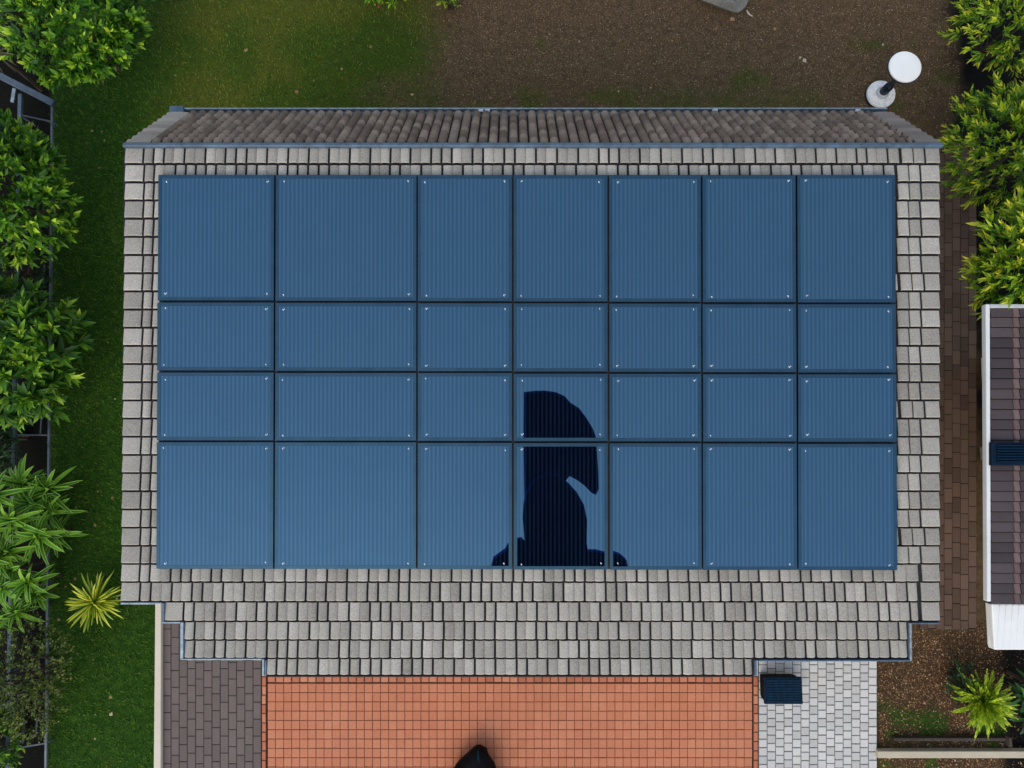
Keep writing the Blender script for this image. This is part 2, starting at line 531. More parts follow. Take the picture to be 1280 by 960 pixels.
def blades(name, X, Y, lo, hi, wid, mat, label_kind='stuff'):
    n = len(X)
    a = rng.random(n) * 2 * math.pi
    L = lo + (hi - lo) * rng.random(n)
    lean = L * (0.35 + 0.75 * rng.random(n))
    ax, ay = np.cos(a), np.sin(a)
    w = wid * (0.6 + 0.8 * rng.random(n))
    b = rng.random(n) * 2 * math.pi
    Z = gz(X, Y)
    p0 = np.stack([X - ay * w, Y + ax * w, Z], 1)
    p1 = np.stack([X + ay * w, Y - ax * w, Z], 1)
    p2 = np.stack([X + ax * lean, Y + ay * lean, Z + L * 0.7], 1)
    VV = np.stack([p0, p1, p2], 1).reshape(-1, 3)
    FF = np.arange(3 * n).reshape(-1, 3)
    return tag(np_mesh(name, VV, FF, 3, mat), kind='stuff')


# lawn blades follow the same patches as the ground
n = 170000
X = rng.uniform(-8.6, 2.2, n)
Y = rng.uniform(-7.6, 8.2, n)
g, dry, mulch, bed = ground_fields(X, Y)
px, py = to_px(X, Y, 0 * X)
open_ = (px < 205) | (py < 150)
keep = (g * (1 - bed) > rng.random(n) * 0.9 + 0.08) & open_
X, Y, dry = X[keep], Y[keep], dry[keep]
isdry = rng.random(len(X)) < dry * 0.75
blades('lawn_grass', X[~isdry], Y[~isdry], 0.03, 0.075, 0.006, M['grass'])
blades('dry_grass', X[isdry], Y[isdry], 0.025, 0.065, 0.005, M['dry_grass'])
# weeds in the soil and along the rear eave
n = 40000
X = rng.uniform(-2, 7.5, n)
Y = rng.uniform(-7.2, 8, n)
g, dry, mulch, bed = ground_fields(X, Y)
px, py = to_px(X, Y, 0 * X)
keep = (g > 0.25 + rng.random(n) * 0.8) & (((py < 145) & (px > 600)) | ((px > 1100) & (py > 860))) & (bed < 0.5)
blades('ground_weeds', X[keep], Y[keep], 0.03, 0.09, 0.008, M['weed'])


def pebbles(name, X, Y, lo, hi, mat, flat=0.6):
    n = len(X)
    s = lo + (hi - lo) * rng.random(n) ** 2
    a = rng.random(n) * 2 * math.pi
    Z = gz(X, Y)
    vs = []
    for k in range(4):
        an = a + k * math.pi / 2
        rr = s * (0.6 + 0.8 * rng.random(n))
        vs.append(np.stack([X + np.cos(an) * rr, Y + np.sin(an) * rr, Z - 0.003 + 0 * X], 1))
    vs.append(np.stack([X + (rng.random(n) - 0.5) * s, Y + (rng.random(n) - 0.5) * s, Z + s * flat * (0.6 + rng.random(n))], 1))
    VV = np.stack(vs, 1).reshape(-1, 3)
    o = np.arange(n)[:, None] * 5
    FF = np.concatenate([o + np.array([[k, (k + 1) % 4, 4]]) for k in range(4)], 0)
    return tag(np_mesh(name, VV, FF, 3, mat), kind='stuff')


n = 260000
X = rng.uniform(-3, 8.4, n)
Y = rng.uniform(2.2, 8.0, n)
g, dry, mulch, bed = ground_fields(X, Y)
px, py = to_px(X, Y, 0 * X)
keep = (g < rng.random(n)) & ((py < 150) | (px > 1170)) & ((px < 1172) | (py < 200)) & (bed < 0.6)
pebbles('soil_grains', X[keep], Y[keep], 0.005, 0.013, M['pebble'])
n = 60000
X = rng.uniform(x_right, 9.4, n)
Y = rng.uniform(-8.2, y_mulch + 0.3, n)
g, dry, mulch, bed = ground_fields(X, Y)
keep = (mulch * (1 - g * 0.8) * (1 - 0.9 * bed) > rng.random(n))
pebbles('bark_mulch', X[keep], Y[keep], 0.007, 0.021, M['chip'], 0.4)

# fallen leaves
n = 90
px_ = np.concatenate([rng.uniform(70, 150, 40), rng.uniform(180, 1150, 50)])
py_ = np.concatenate([rng.uniform(150, 940, 40), rng.uniform(15, 130, 50)])
pts = [at(a, b, 0) for a, b in zip(px_, py_)]
pebbles('fallen_leaves', np.array([p.x for p in pts]), np.array([p.y for p in pts]), 0.012, 0.05, M['litter'], 0.25)


# ------------------------------------------------------------------ paving
def paving(name, quad, zt, cw, ch, mat, jmat, bond, gap=0.012, joint_z=-0.012, chamfer=0.006, vertical=True, kind='structure', parent=None, jitter=0.0):
    """quad: four world corners on the ground: tl, tr, br, bl. cw along x, ch along y, columns shifted by bond."""
    tl, tr, br, bl = quad
    Wd = ((tr - tl).length + (br - bl).length) / 2
    Hd = ((bl - tl).length + (br - tr).length) / 2
    nc = max(1, round(Wd / cw))

    def P(s, t, z):
        q = (tl * (1 - s) + tr * s) * (1 - t) + (bl * (1 - s) + br * s) * t
        return Vector((q.x, q.y, z))
    mb = MB()
    for c in range(nc):
        s0, s1 = c / nc, (c + 1) / nc
        t = -(bond[c % len(bond)] * ch) / Hd
        while t < 1:
            t1 = t + ch / Hd
            a, b_ = max(t, 0), min(t1, 1)
            t = t1
            if (b_ - a) * Hd < 0.02:
                continue
            gs, gt = gap / 2 / Wd, gap / 2 / Hd
            dz = random.uniform(-0.002, 0.002)
            js = random.uniform(-1, 1) * jitter / Wd
            jt = random.uniform(-1, 1) * jitter / Hd
            o = [P(s0 + gs + js, b_ - gt + jt, zt - 0.015), P(s1 - gs + js, b_ - gt + jt, zt - 0.015), P(s1 - gs + js, a + gt + jt, zt - 0.015), P(s0 + gs + js, a + gt + jt, zt - 0.015)]
            m_ = [Vector((p.x, p.y, zt - chamfer + dz)) for p in o]
            cs, ct = chamfer / Wd, chamfer / Hd
            i_ = [P(s0 + gs + cs + js, b_ - gt - ct + jt, zt + dz), P(s1 - gs - cs + js, b_ - gt - ct + jt, zt + dz), P(s1 - gs - cs + js, a + gt + ct + jt, zt + dz), P(s0 + gs + cs + js, a + gt + ct + jt, zt + dz)]
            mb.add(o + m_ + i_, [(0, 1, 5, 4), (1, 2, 6, 5), (2, 3, 7, 6), (3, 0, 4, 7),
                                 (4, 5, 9, 8), (5, 6, 10, 9), (6, 7, 11, 10), (7, 4, 8, 11), (8, 9, 10, 11)])
    base = [Vector((p.x, p.y, zt + joint_z)) for p in (bl, br, tr, tl)]
    low = [Vector((p.x, p.y, zt - 0.12)) for p in (bl, br, tr, tl)]
    jb = MB()
    jb.hexa(low, base)
    me_o = mb.build(name, mat)
    n0 = len(mb.v)
    # joint bed goes into the same object as a second material
    bm = bmesh.new()
    bm.from_mesh(me_o.data)
    vs = [bm.verts.new(v) for v in jb.v]
    for f in jb.f:
        fc = bm.faces.new([vs[i] for i in f])
        fc.material_index = 1
    bm.to_mesh(me_o.data)
    bm.free()
    me_o.data.materials.append(jmat)
    return tag(me_o, kind=kind)


def quad(x0a, y0, x1a, y1, x0b=None, x1b=None, z=0.0):
    x0b = x0a if x0b is None else x0b
    x1b = x1a if x1b is None else x1b
    return [at(x0a, y0, z), at(x1a, y0, z), at(x1b, y1, z), at(x0b, y1, z)]


PZ = 0.05
paving('patio', quad(334.3, 854.2, 940.6, 1040, z=PZ), PZ, 0.1315, 0.145, M['patio'], M['joint_red'], [0], gap=0.0075, jitter=0.0012)
# edging course (three sides), slightly proud
pe = [paving('patio_edging', quad(327, 815, 332.6, 1040, z=PZ + .006), PZ + 0.006, 0.08, 0.145, M['patio_edge'], M['joint_red'], [0.3], gap=0.014, jitter=0.002),
      paving('patio_edging', quad(942, 815, 948, 1040, z=PZ + .006), PZ + 0.006, 0.08, 0.145, M['patio_edge'], M['joint_red'], [0.3], gap=0.014, jitter=0.002),
      paving('patio_edging', quad(334.2, 845.5, 940.8, 853.4, z=PZ + .006), PZ + 0.006, 0.132, 0.14, M['patio_edge'], M['joint_red'], [0], gap=0.018, jitter=0.003)]
paving('patio', quad(334.3, 700, 940.6, 845.2, z=PZ), PZ, 0.1315, 0.145, M['patio'], M['joint_red'], [0], gap=0.0075)
paving('driveway', quad(203.5, 745, 326.5, 1040, z=PZ), PZ, 0.133, 0.265, M['drive'], M['joint_dark'], [0, .5, .12, .62], gap=0.009)
paving('pale_terrace', quad(948.6, 780, 1096.5, 1040, z=PZ), PZ, 0.135, 0.130, M['pale'], M['joint_grey'], [0, .5, .1, .55, .0, .45], gap=0.012, jitter=0.001)
paving('brick_path', quad(1150, 178, 1221, 787, 1150, 1221, z=0.02), 0.02, 0.140, 0.25, M['path'], M['joint_black'], [0, .5, .25, .7, .1], gap=0.008)


def strip(name, q, z0, z1, mat, bevel=0.008):
    mb = MB()
    tl, tr, br, bl = q
    mb.hexa([Vector((p.x, p.y, z0)) for p in (bl, br, tr, tl)], [Vector((p.x, p.y, z1)) for p in (bl, br, tr, tl)])
    return mb.build(name, mat, bevel=bevel)


tag(strip('kerb', quad(194, 745, 201.3, 1040, 191.3, 200.6, z=0.12), -0.1, 0.12, M['cream']), kind='structure')
tag(strip('kerb', quad(1097.5, 939.2, 1420, 947.8, z=0.12), -0.1, 0.12, M['kerb']), kind='structure')
# a weathered board edging beyond the bed, with its stake
et = thing('timber_edging', at(1190, 925, 0), 'grey weathered timber edging half buried along the bark bed', 'garden edging')
mb = MB()
q = quad(1118, 922.5, 1262, 926.5, 1118, 1262, z=0.09)
strip_o = strip('board', q, -0.05, 0.09, M['old_wood'])
attach(strip_o, et)
mb.box(*at(1261.5, 934, 0.15)[:2], -0.05, *at(1264.5, 922, 0.15)[:2], 0.16)
mb.build('stake', M['old_wood'], et, bevel=0.006)

# ------------------------------------------------------------------ the house
house = thing('house', (0, 0, 0), 'house with grey tiled roof carrying the blue solar panels', 'house')
HT = 0.03


def U(px, py, h=HT):
    return roof_uv(px, py, h)[0]


def Vv(py, h=HT):
    return roof_uv(640, py, h)[1]


rows = [184.5, 206.3] + list(np.linspace(206.3, 729, 24)[1:]) + [753.5, 778, 801.3, 824.3, 845.5]
edgeL = lambda y: 156.3 + (151 - 156.3) * (y - 184) / (755 - 184)
edgeR = lambda y: 1174.8
tV, tF = [], []


def roll_tile(u0, u1, v0, v1, nrolls, PT, amp=0.016, lift=0.022, base=0.012, seg=6, skirt=0.012):
    """One tile: nrolls barrels side by side, its lower edge lifted over the next course."""
    n_ = seg * nrolls
    b0 = len(tV)
    jit = random.uniform(-0.004, 0.004)
    skew = random.uniform(-0.004, 0.004)
    prof = []
    for i in range(n_ + 1):
        s = i / n_
        ph = (s * nrolls) % 1.0
        if i == n_:
            ph = 1.0
        inner = 0.0
        if nrolls == 2 and 0.25 < s < 0.75 and abs(s - 0.5) < 0.02:
            inner = 0.0035
        prof.append((u0 + (u1 - u0) * s, amp * (max(0, math.sin(math.pi * ph)) ** 0.55) + inner))
    for (u, h) in prof:
        tV.append(PT(u, v0 + jit * 0.3, base + h * 0.9))
        tV.append(PT(u + skew * 0.2, v1 - 0.012 + jit * 0.3, base + lift + h))
        tV.append(PT(u + skew * 0.2, v1 + jit * 0.3, base + lift + h - 0.007))
        tV.append(PT(u + skew * 0.2, v1 + jit * 0.3, base + lift + h - skirt))
    for i in range(n_):
        a = b0 + i * 4
        for k in range(3):
            tF.append((a + k, a + k + 1, a + k + 5, a + k + 4))
    # side skirts
    e0 = len(tV)
    for (u, h) in (prof[0], prof[-1]):
        tV.append(PT(u, v0, base - skirt))
        tV.append(PT(u, v1, base + lift - skirt))
    a = b0
    tF.append((e0, e0 + 1, a + 1, a))
    a = b0 + n_ * 4
    tF.append((a, a + 1, e0 + 3, e0 + 2))


GAP = 0.027
panel_px = dict(x0=196, x1=1121, y0=218, y1=713)
for r in range(len(rows) - 1):
    ya, yb = rows[r], rows[r + 1]
    v0, v1 = Vv(ya), Vv(yb)
    ym = (ya + yb) / 2
    L, Rr = edgeL(ym), edgeR(ym)
    vL = vR = True
    if ym > 753.5: L, vL = 206, True
    if ym > 778: L, vL = 231, False
    if ym > 824: L, vL = 334, False
    if ym > 778: Rr, vR = 1136.5, False
    if ym > 824: Rr, vR = 942.5, False
    u, uend = U(L, ym), U(Rr, ym)
    if vL:   # wide flat verge tile
        w = 0.245 + random.uniform(-0.006, 0.006)
        roll_tile(u, u + w - GAP, v0, v1 - 0.026, 1, RP, amp=0.010)
        u += w
    if vR:
        w = (0.245 if r % 7 else 0.20) + random.uniform(-0.008, 0.008)
        roll_tile(uend - w + GAP, uend, v0, v1 - 0.026, 1, RP, amp=0.010)
        uend -= w
        if ym < 713:          # the two narrow rows of rolls beside the panels
            for w in (0.142, 0.150):
                w += random.uniform(-0.005, 0.005)
                roll_tile(uend - w + GAP * 0.6, uend, v0, v1 - 0.026, 1, RP)
                uend -= w
    first = True
    W1 = 0.2575
    if r > 23:
        u_off = random.choice([0, W1 * 0.5, W1 * 0.2])
    else:
        u_off = 0
    while u < uend - 0.03:
        if first and vL and u_off == 0:
            nr, w = 1, 0.125
        elif first:
            nr, w = 1, max(0.09, W1 * 0.5 * random.choice([1, 1, 2]))
            if w > 0.2: nr = 2
        else:
            p_ = random.random()
            nr, w = (2, W1) if p_ < 0.68 else (1, W1 * 0.5)
        first = False
        w *= random.uniform(0.965, 1.035)
        if uend - (u + w) < 0.07:
            w = uend - u
            nr = 2 if w > 0.19 else 1
        if nr == 2:
            hw = (w - GAP) / 2 + random.uniform(-0.006, 0.006)
            roll_tile(u, u + hw - 0.003, v0, v1 - 0.026, 1, RP)
            roll_tile(u + hw, u + w - GAP, v0, v1 - 0.026, 1, RP)
        else:
            roll_tile(u, u + w - GAP, v0, v1 - 0.026, 1, RP)
        u += w
front = link_mesh('front_roof', tV, tF, M['tile'], house)
# roof deck under the tiles
uL0, uR0 = U(157.5, 184), U(1174, 184)
dk = MB()
for (a, b_, y0, y1) in ((152.5, 1173.5, 183, 753), (206, 1173.5, 753, 777.5), (231, 1135.5, 777.5, 824), (334, 942, 824, 845)):
    dk.rbox(U((a + (4 if y0 == 183 else 0)) if False else a + 1.0, (y0 + y1) / 2, 0), Vv(y0, 0), -0.10, U(b_, (y0 + y1) / 2, 0), Vv(y1, 0) - 0.002, 0.0)
dk.build('roof_deck', M['underlay'], house)

# rear slope
rl, rr_ = roof_pt(155.5, 182, 0.02), roof_pt(1177, 182, 0.02)
Dl = (rl - CAM).dot(d)
el = CAM + ray(209, 143.5) * (Dl * 484.5 / 431.0)
er = CAM + ray(1112.5, 143.5) * (Dl * 537 / 472.5)
el.x, er.x = rl.x, rr_.x
zmean, ymean = (el.z + er.z) / 2, (el.y + er.y) / 2
el = Vector((rl.x, ymean, zmean))
er = Vector((rr_.x, ymean, zmean))
sl = (el - rl)
slen = sl.length
sdir = sl.normalized()
snor = Vector((1, 0, 0)).cross(sdir)
if snor.z < 0: snor = -snor
RW = rr_.x - rl.x


def RB(u, v, h):
    return rl + Vector((u, 0, 0)) + sdir * v + snor * h


tV, tF = [], []
ncourse = 9
for r in range(ncourse):
    v0, v1 = slen * r / ncourse + 0.01, slen * (r + 1) / ncourse
    u = 0.02
    # pale verge tiles at both ends
    u += 0.30
    uend = RW - 0.32
    while u < uend - 0.03:
        w = 0.1285
        if uend - (u + w) < 0.06: w = uend - u
        roll_tile(u, u + w - 0.026, v0, v1 - 0.018, 1, RB, amp=0.028, lift=0.042, base=0.0, seg=5, skirt=0.04)
        u += w
link_mesh('rear_roof', tV, tF, M['rear_tile'], house)
for (a, b_) in ((0.0, 0.305), (RW - 0.305, RW)):
    tV, tF = [], []
    for r in range(ncourse):
        v0, v1 = slen * r / ncourse + 0.01, slen * (r + 1) / ncourse
        roll_tile(a, b_, v0, v1 - 0.022, 1, RB, amp=0.012, lift=0.03, base=0.01, seg=5, skirt=0.03)
    link_mesh('rear_verge', tV, tF, M['verge_grey'] if a == 0.0 else M['verge_brown'], house)
dk = MB()
dk.hexa([RB(0.01, slen, -0.10), RB(RW - 0.01, slen, -0.10), RB(RW - 0.01, 0, -0.10), RB(0.01, 0, -0.10)][::-1],
        [RB(0.01, slen, -0.01), RB(RW - 0.01, slen, -0.01), RB(RW - 0.01, 0, -0.01), RB(0.01, 0, -0.01)][::-1])
dk.build('rear_roof_deck', M['underlay'], house)

# ridge trim: a folded metal strip
mb = MB()
v_r = Vv(182, 0.05)
pr = [(-0.045, 0.035), (-0.03, 0.062), (0.0, 0.072), (0.018, 0.066), (0.028, 0.03)]
for k in range(len(pr) - 1):
    (a, ha), (b_, hb) = pr[k], pr[k + 1]
    A = [RP(uL0 - 0.02, v_r + a, ha), RP(uR0 + 0.03, v_r + a, ha), RP(uR0 + 0.03, v_r + b_, hb), RP(uL0 - 0.02, v_r + b_, hb)]
    mb.add(A, [(0, 3, 2, 1)])
ridge = mb.build('ridge_trim', M['trim'], house)
ridge.modifiers.new('s', 'SOLIDIFY').thickness = 0.012

# rear gutter with its end box and joint brackets
mb = MB()
gy, gz_ = el.y, el.z
x0, x1 = at(222, 138, gz_).x, at(1108, 138, gz_).x
mb.box(x0, gy + 0.0, gz_ - 0.06, x1, gy + 0.070, gz_ - 0.035)
mb.box(x0, gy + 0.070, gz_ - 0.06, x1, gy + 0.092, gz_ + 0.03)
mb.build('rear_gutter', M['pale_trim'], house, bevel=0.004)
mb = MB()
mb.box(x0 - 0.03, gy - 0.06, gz_ - 0.10, x1 - 0.25, gy - 0.004, gz_ + 0.03)
mb.build('rear_fascia', M['trim'], house)
mb = MB()
a = at(214, 138, gz_).x
mb.box(a, gy - 0.03, gz_ - 0.09, a + 0.20, gy + 0.105, gz_ + 0.06)
mb.build('gutter_end_box', M['trim'], house, bevel=0.012)
for pxm in (598, 606, 890, 1068):
    mb = MB()
    a = at(pxm, 138, gz_).x
    mb.box(a, gy + 0.03, gz_ - 0.034, a + 0.07, gy + 0.068, gz_ + 0.036)
    mb.build('gutter_bracket', M['white_side'], house, bevel=0.004)


# stepped front edge flashings
def flash(xa, ya, xb, yb, mat, h0=-0.05, h1=0.045, name='flashing'):
    mb = MB()
    u0, u1 = U(xa, (ya + yb) / 2, h1), U(xb, (ya + yb) / 2, h1)
    mb.rbox(u0, Vv(ya, h1), h0, u1, Vv(yb, h1), h1)
    return mb.build(name, mat, house, bevel=0.006)


flash(150.5, 753.2, 202.0, 755.6, M['pale_trim'])
flash(202.3, 753.6, 205.3, 777.0, M['trim'])
flash(202.5, 777.4, 225.0, 779.3, M['pale_trim'])
flash(225.2, 778.0, 229.0, 823.2, M['pale_trim'])
flash(229.2, 779.0, 230.6, 823.0, M['trim'], h1=0.03)
flash(225.4, 823.4, 327.2, 825.3, M['pale_trim'])
flash(327.4, 824.0, 330.0, 845.0, M['pale_trim'])
flash(330.1, 825.0, 333.2, 845.0, M['trim'], h1=0.03)
flash(1140.5, 778.4, 1174.8, 780.4, M['trim'])
flash(1137.4, 779.0, 1140.2, 826.0, M['pale_trim'])
flash(948.0, 825.0, 1140.0, 827.0, M['trim'])
flash(943.4, 825.6, 945.6, 845.0, M['trim'])
flash(945.8, 825.6, 947.8, 845.0, M['pale_trim'])
flash(333.4, 845.2, 943.0, 846.4, M['rail'], h1=0.01)

# walls
zt = 2.55
xl, xr = uL0 + 0.45, uR0 - 0.45
yb_, yf_ = el.y - 0.35, RP(0, Vv(750, 0), 0).y + 0.15
wb = MB()
for (a0, b0, a1, b1) in ((xl, yb_ - 0.2, xr, yb_), (xl, yf_, xr, yf_ + 0.2), (xl, yf_ + 0.201, xl + 0.2, yb_ - 0.201), (xr - 0.2, yf_ + 0.201, xr, yb_ - 0.201)):
    wb.box(a0, b0, -0.05, a1, b1, min(zt, el.z - 0.12) if b0 > 0 and a1 - a0 > 1 else zt)
wb.build('wall', M['render'], house)
# gables close the wall up to the roof
for x in (xl, xr - 0.2):
    gbm = MB()
    zr, yr = rl.z - 0.16, rl.y
    zf = RP(0, Vv(750, 0), -0.12).z
    b = [(x, yf_, zt), (x + 0.2, yf_, zt), (x + 0.2, yb_, zt - 0.3), (x, yb_, zt - 0.3)]
    pts_l = [(x, yf_, zt), (x, yb_, zt), (x, yb_, zt + 0.02), (x, yr, zr), (x, yf_, zf)]
    pts_r = [(x + 0.2, p[1], p[2]) for p in pts_l]
    k = 5
    gbm.add(pts_l + pts_r, [tuple(range(k))[::-1], tuple(range(k, 2 * k))] + [(i, (i + 1) % k, k + (i + 1) % k, k + i) for i in range(k)])
    gbm.build('gable', M['render'], house)
for pxp in (340, 640, 936):   # posts that carry the front overhang
    q = RP(U(pxp, 838, 0), Vv(838, 0), -0.1)
    mb = MB()
    mb.box(q.x - 0.06, q.y + 0.10, 0.04, q.x + 0.06, q.y + 0.22, q.z - 0.012)
    mb.build('porch_post', M['white_side'], house, bevel=0.006)

# ------------------------------------------------------------------ solar panels
HP = 0.115
cx = [195.5, 343.0, 521.3, 641.0, 760.6, 877.5, 996.5, 1121.3]
ryL = [217.5, 376.5, 464.0, 551.5, 712.0]
ryR = [217.5, 379.5, 467.0, 553.5, 714.2]
colw = ['leftmost column', 'second column from the left, the widest', 'third column from the left', 'middle column',
        'third column from the right', 'second column from the right', 'rightmost column']
rown = ['top row', 'second row', 'third row', 'bottom row']
rowk = ['tall', 'low', 'low', 'tall']
gap = 1.25
us = [U(x, 465, HP) for x in cx]
rails = thing('mounting_frame', RP(0, 0, 0.06), 'black mounting rails showing as dark lines between the solar panels', 'mounting frame')
mb = MB()
vs_all = [Vv((a + b_) / 2, HP) for a, b_ in zip(ryL, ryR)]
for i, u in enumerate(us):
    o_ = 0.04 if i == 0 else (-0.04 if i == 7 else 0)
    mb.rbox(u - 0.035 + o_, vs_all[0] + 0.012, 0.062, u + 0.035 + o_, vs_all[-1] - 0.012, 0.068)
mb.build('upright_rail', M['rail'], rails)
mb = MB()
for i, v in enumerate(vs_all):
    o_ = 0.04 if i == 0 else (-0.05 if i == 4 else 0)
    mb.rbox(us[0] + 0.012, v - 0.045 + o_, 0.0555, us[-1] - 0.012, v + 0.045 + o_, 0.0615)
mb.build('cross_rail', M['rail'], rails)

for r in range(4):
    for c in range(7):
        mid = (cx[c] + cx[c + 1]) / 2
        fr = (mid - 195) / 925
        yt = ryL[r] * (1 - fr) + ryR[r] * fr
        yb2 = ryL[r + 1] * (1 - fr) + ryR[r + 1] * fr
        g_ = 0.012 if c != 1 else 0.013
        u0, u1 = us[c] + 0.0105, us[c + 1] - 0.0105
        v0, v1 = Vv(yt, HP) + 0.013, Vv(yb2, HP) - 0.013
        u0 += random.uniform(-0.003, 0.003)
        v0 += random.uniform(-0.003, 0.003)
        lab = f'{rowk[r]} blue ribbed solar panel in the {rown[r]}, {colw[c]}'
        if c == 3 and r == 2: lab = 'low blue solar panel mirroring the top of a dark rounded silhouette'
        if c == 3 and r == 3: lab = 'tall blue solar panel mirroring the body of a dark hooded silhouette'
        if c == 2 and r == 3: lab = 'tall blue solar panel with a small dark reflection in its lower right corner'
        if c == 4 and r == 3: lab = 'tall blue solar panel with a small dark reflection in its lower left corner'
        pn = thing('solar_panel', RP((u0 + u1) / 2, (v0 + v1) / 2, HP), lab, 'solar panel', 'solar panels on the grey tiled roof')
        fw = 0.040
        t_ = random.uniform(-0.0015, 0.0015)   # panels never sit perfectly level
        t2 = random.uniform(-0.0015, 0.0015)

        def Q(u, v, h):
            return RP(u, v, h + (u - u0) * t_ + (v - v0) * t2)

        def qbox(mb, a, b_, h0, a1, b1, h1):
            mb.hexa([Q(a, b1, h0), Q(a1, b1, h0), Q(a1, b_, h0), Q(a, b_, h0)], [Q(a, b1, h1), Q(a1, b1, h1), Q(a1, b_, h1), Q(a, b_, h1)])
        mb = MB()
        O = [(u0, v1), (u1, v1), (u1, v0), (u0, v0)]
        I = [(u0 + fw, v1 - fw), (u1 - fw, v1 - fw), (u1 - fw, v0 + fw), (u0 + fw, v0 + fw)]
        vs = [Q(u, v, 0.072) for u, v in O] + [Q(u, v, HP) for u, v in O] + [Q(u, v, HP) for u, v in I] + [Q(u, v, 0.072) for u, v in I]
        fs = []
        for k in range(4):
            k2 = (k + 1) % 4
            fs += [(k, k2, 4 + k2, 4 + k), (4 + k, 4 + k2, 8 + k2, 8 + k), (8 + k, 8 + k2, 12 + k2, 12 + k), (12 + k, 12 + k2, k2, k)]
        mb.add(vs, fs)
        mb.build('frame', M['pframe'], pn)
        mb = MB()
        qbox(mb, u0 + fw + 0.001, v0 + fw + 0.001, 0.078, u1 - fw - 0.001, v1 - fw - 0.001, HP - 0.003)
        mb.build('glass', M['glass'], pn)
        for (cu, cv) in ((u0 + 0.095, v0 + 0.075), (u1 - 0.095, v0 + 0.075), (u0 + 0.095, v1 - 0.075), (u1 - 0.095, v1 - 0.075)):
            a, b_ = cu + random.uniform(-.012, .012), cv + random.uniform(-.012, .012)
            mb = MB()
            s = random.uniform(0.005, 0.009)
            qbox(mb, a - s, b_ - 0.005, HP - 0.0025, a + s, b_ + 0.005, HP + 0.008)
            qbox(mb, a - 0.006 + s * .5, b_ + 0.0065, HP - 0.0025, a + 0.006 + s * .5, b_ + 0.006 + s, HP + 0.006)
            if random.random() < 0.5:
                qbox(mb, a + s + 0.006, b_ - 0.011, HP - 0.0025, a + s + 0.014, b_ + 0.002, HP + 0.006)
            mb.build('clip', M['clip'], pn)

# ------------------------------------------------------------------ neighbouring house at the right
nb = thing('neighbour_house', at(1300, 560, 0), 'neighbouring house with dark plum tiled roof and white bargeboard', 'house')
za, zb = 2.75, 2.55


def NB(px, py, h=0.0):      # a point of the neighbour roof plane, h above it
    t = (py - 380) / 375.0
    return at(px, py, za + (zb - za) * t + h)


nl = lambda y: 1237.3 + (1238.2 - 1237.3) * (y - 383) / 370
tV, tF = [], []
tVp, tFp = [], []
nrow = 29
ya, yb2 = 384.5, 755.0
p_a, p_b = NB(1237.3, ya), NB(1238.2, yb2)
xe = 11.5
for r in range(nrow):
    y0, y1 = ya + (yb2 - ya) * r / nrow, ya + (yb2 - ya) * (r + 1) / nrow
    A, B = NB(nl(y0), y0), NB(nl(y1), y1)
    x = max(A.x, B.x)

    def PN(u, v, h, A=A, B=B):
        t = v
        return Vector((u, A.y * (1 - t) + B.y * t, A.z * (1 - t) + B.z * t + h))
    k = 0
    while x < xe:
        w = [0.30, 0.088][k % 2] if k < 2 else [0.30, 0.30][k % 2]
        sv = (tV, tF)
        if k == 1:
            tV, tF = tVp, tFp
        roll_tile(x, x + w - 0.010, 0.0, 0.93, 1, PN, amp=0.014 if w > 0.2 else 0.02, lift=0.02, base=0.0)
        if k == 1:
            tVp, tFp = tV, tF
            tV, tF = sv
        x += w
        k += 1
link_mesh('roof', tV, tF, M['nb_tile'], nb)
link_mesh('faded_tile_row', tVp, tFp, M['nb_pink'], nb)
mb = MB()
mb.hexa([Vector((p_b.x, p_b.y, p_b.z - 0.12)), Vector((xe, p_b.y, p_b.z - 0.12)), Vector((xe, p_a.y, p_a.z - 0.12)), Vector((p_a.x, p_a.y, p_a.z - 0.12))],
        [Vector((p_b.x, p_b.y, p_b.z - 0.015)), Vector((xe, p_b.y, p_b.z - 0.015)), Vector((xe, p_a.y, p_a.z - 0.015)), Vector((p_a.x, p_a.y, p_a.z - 0.015))])
mb.build('roof_deck', M['underlay'], nb)
mb = MB()
a0, a1 = NB(1232.2, 380, 0.05), NB(1237.6, 380, 0.05)
b0, b1 = NB(1234.2, 752, 0.05), NB(1239.0, 752, 0.05)
dn = Vector((0, 0, -0.085))
mb.hexa([b0 + dn, b1 + dn, a1 + dn, a0 + dn], [b0, b1, a1, a0])
mb.build('bargeboard', M['white'], nb, bevel=0.01)
mb = MB()
c0 = NB(1237.5, 380, 0.05)
mb.box(a1.x + 0.005, a1.y - 0.045, a1.z - 0.18, xe, a1.y, a1.z - 0.002)
mb.build('top_board', M['white_side'], nb, bevel=0.006)
mb = MB()
mb.box(at(1234, 560, 0).x, p_b.y + 0.3, -0.05, xe - 0.2, p_a.y - 0.3, 2.4)
mb.build('wall', M['render'], nb)
for yp in (430, 690):
    q = at(1234, yp, 0)
    mb = MB()
    mb.box(p_a.x + 0.75, q.y - 0.05, 1.98, q.x - 0.002, q.y + 0.05, 2.08)
    mb.build('eave_bracket', M['old_wood'], nb)
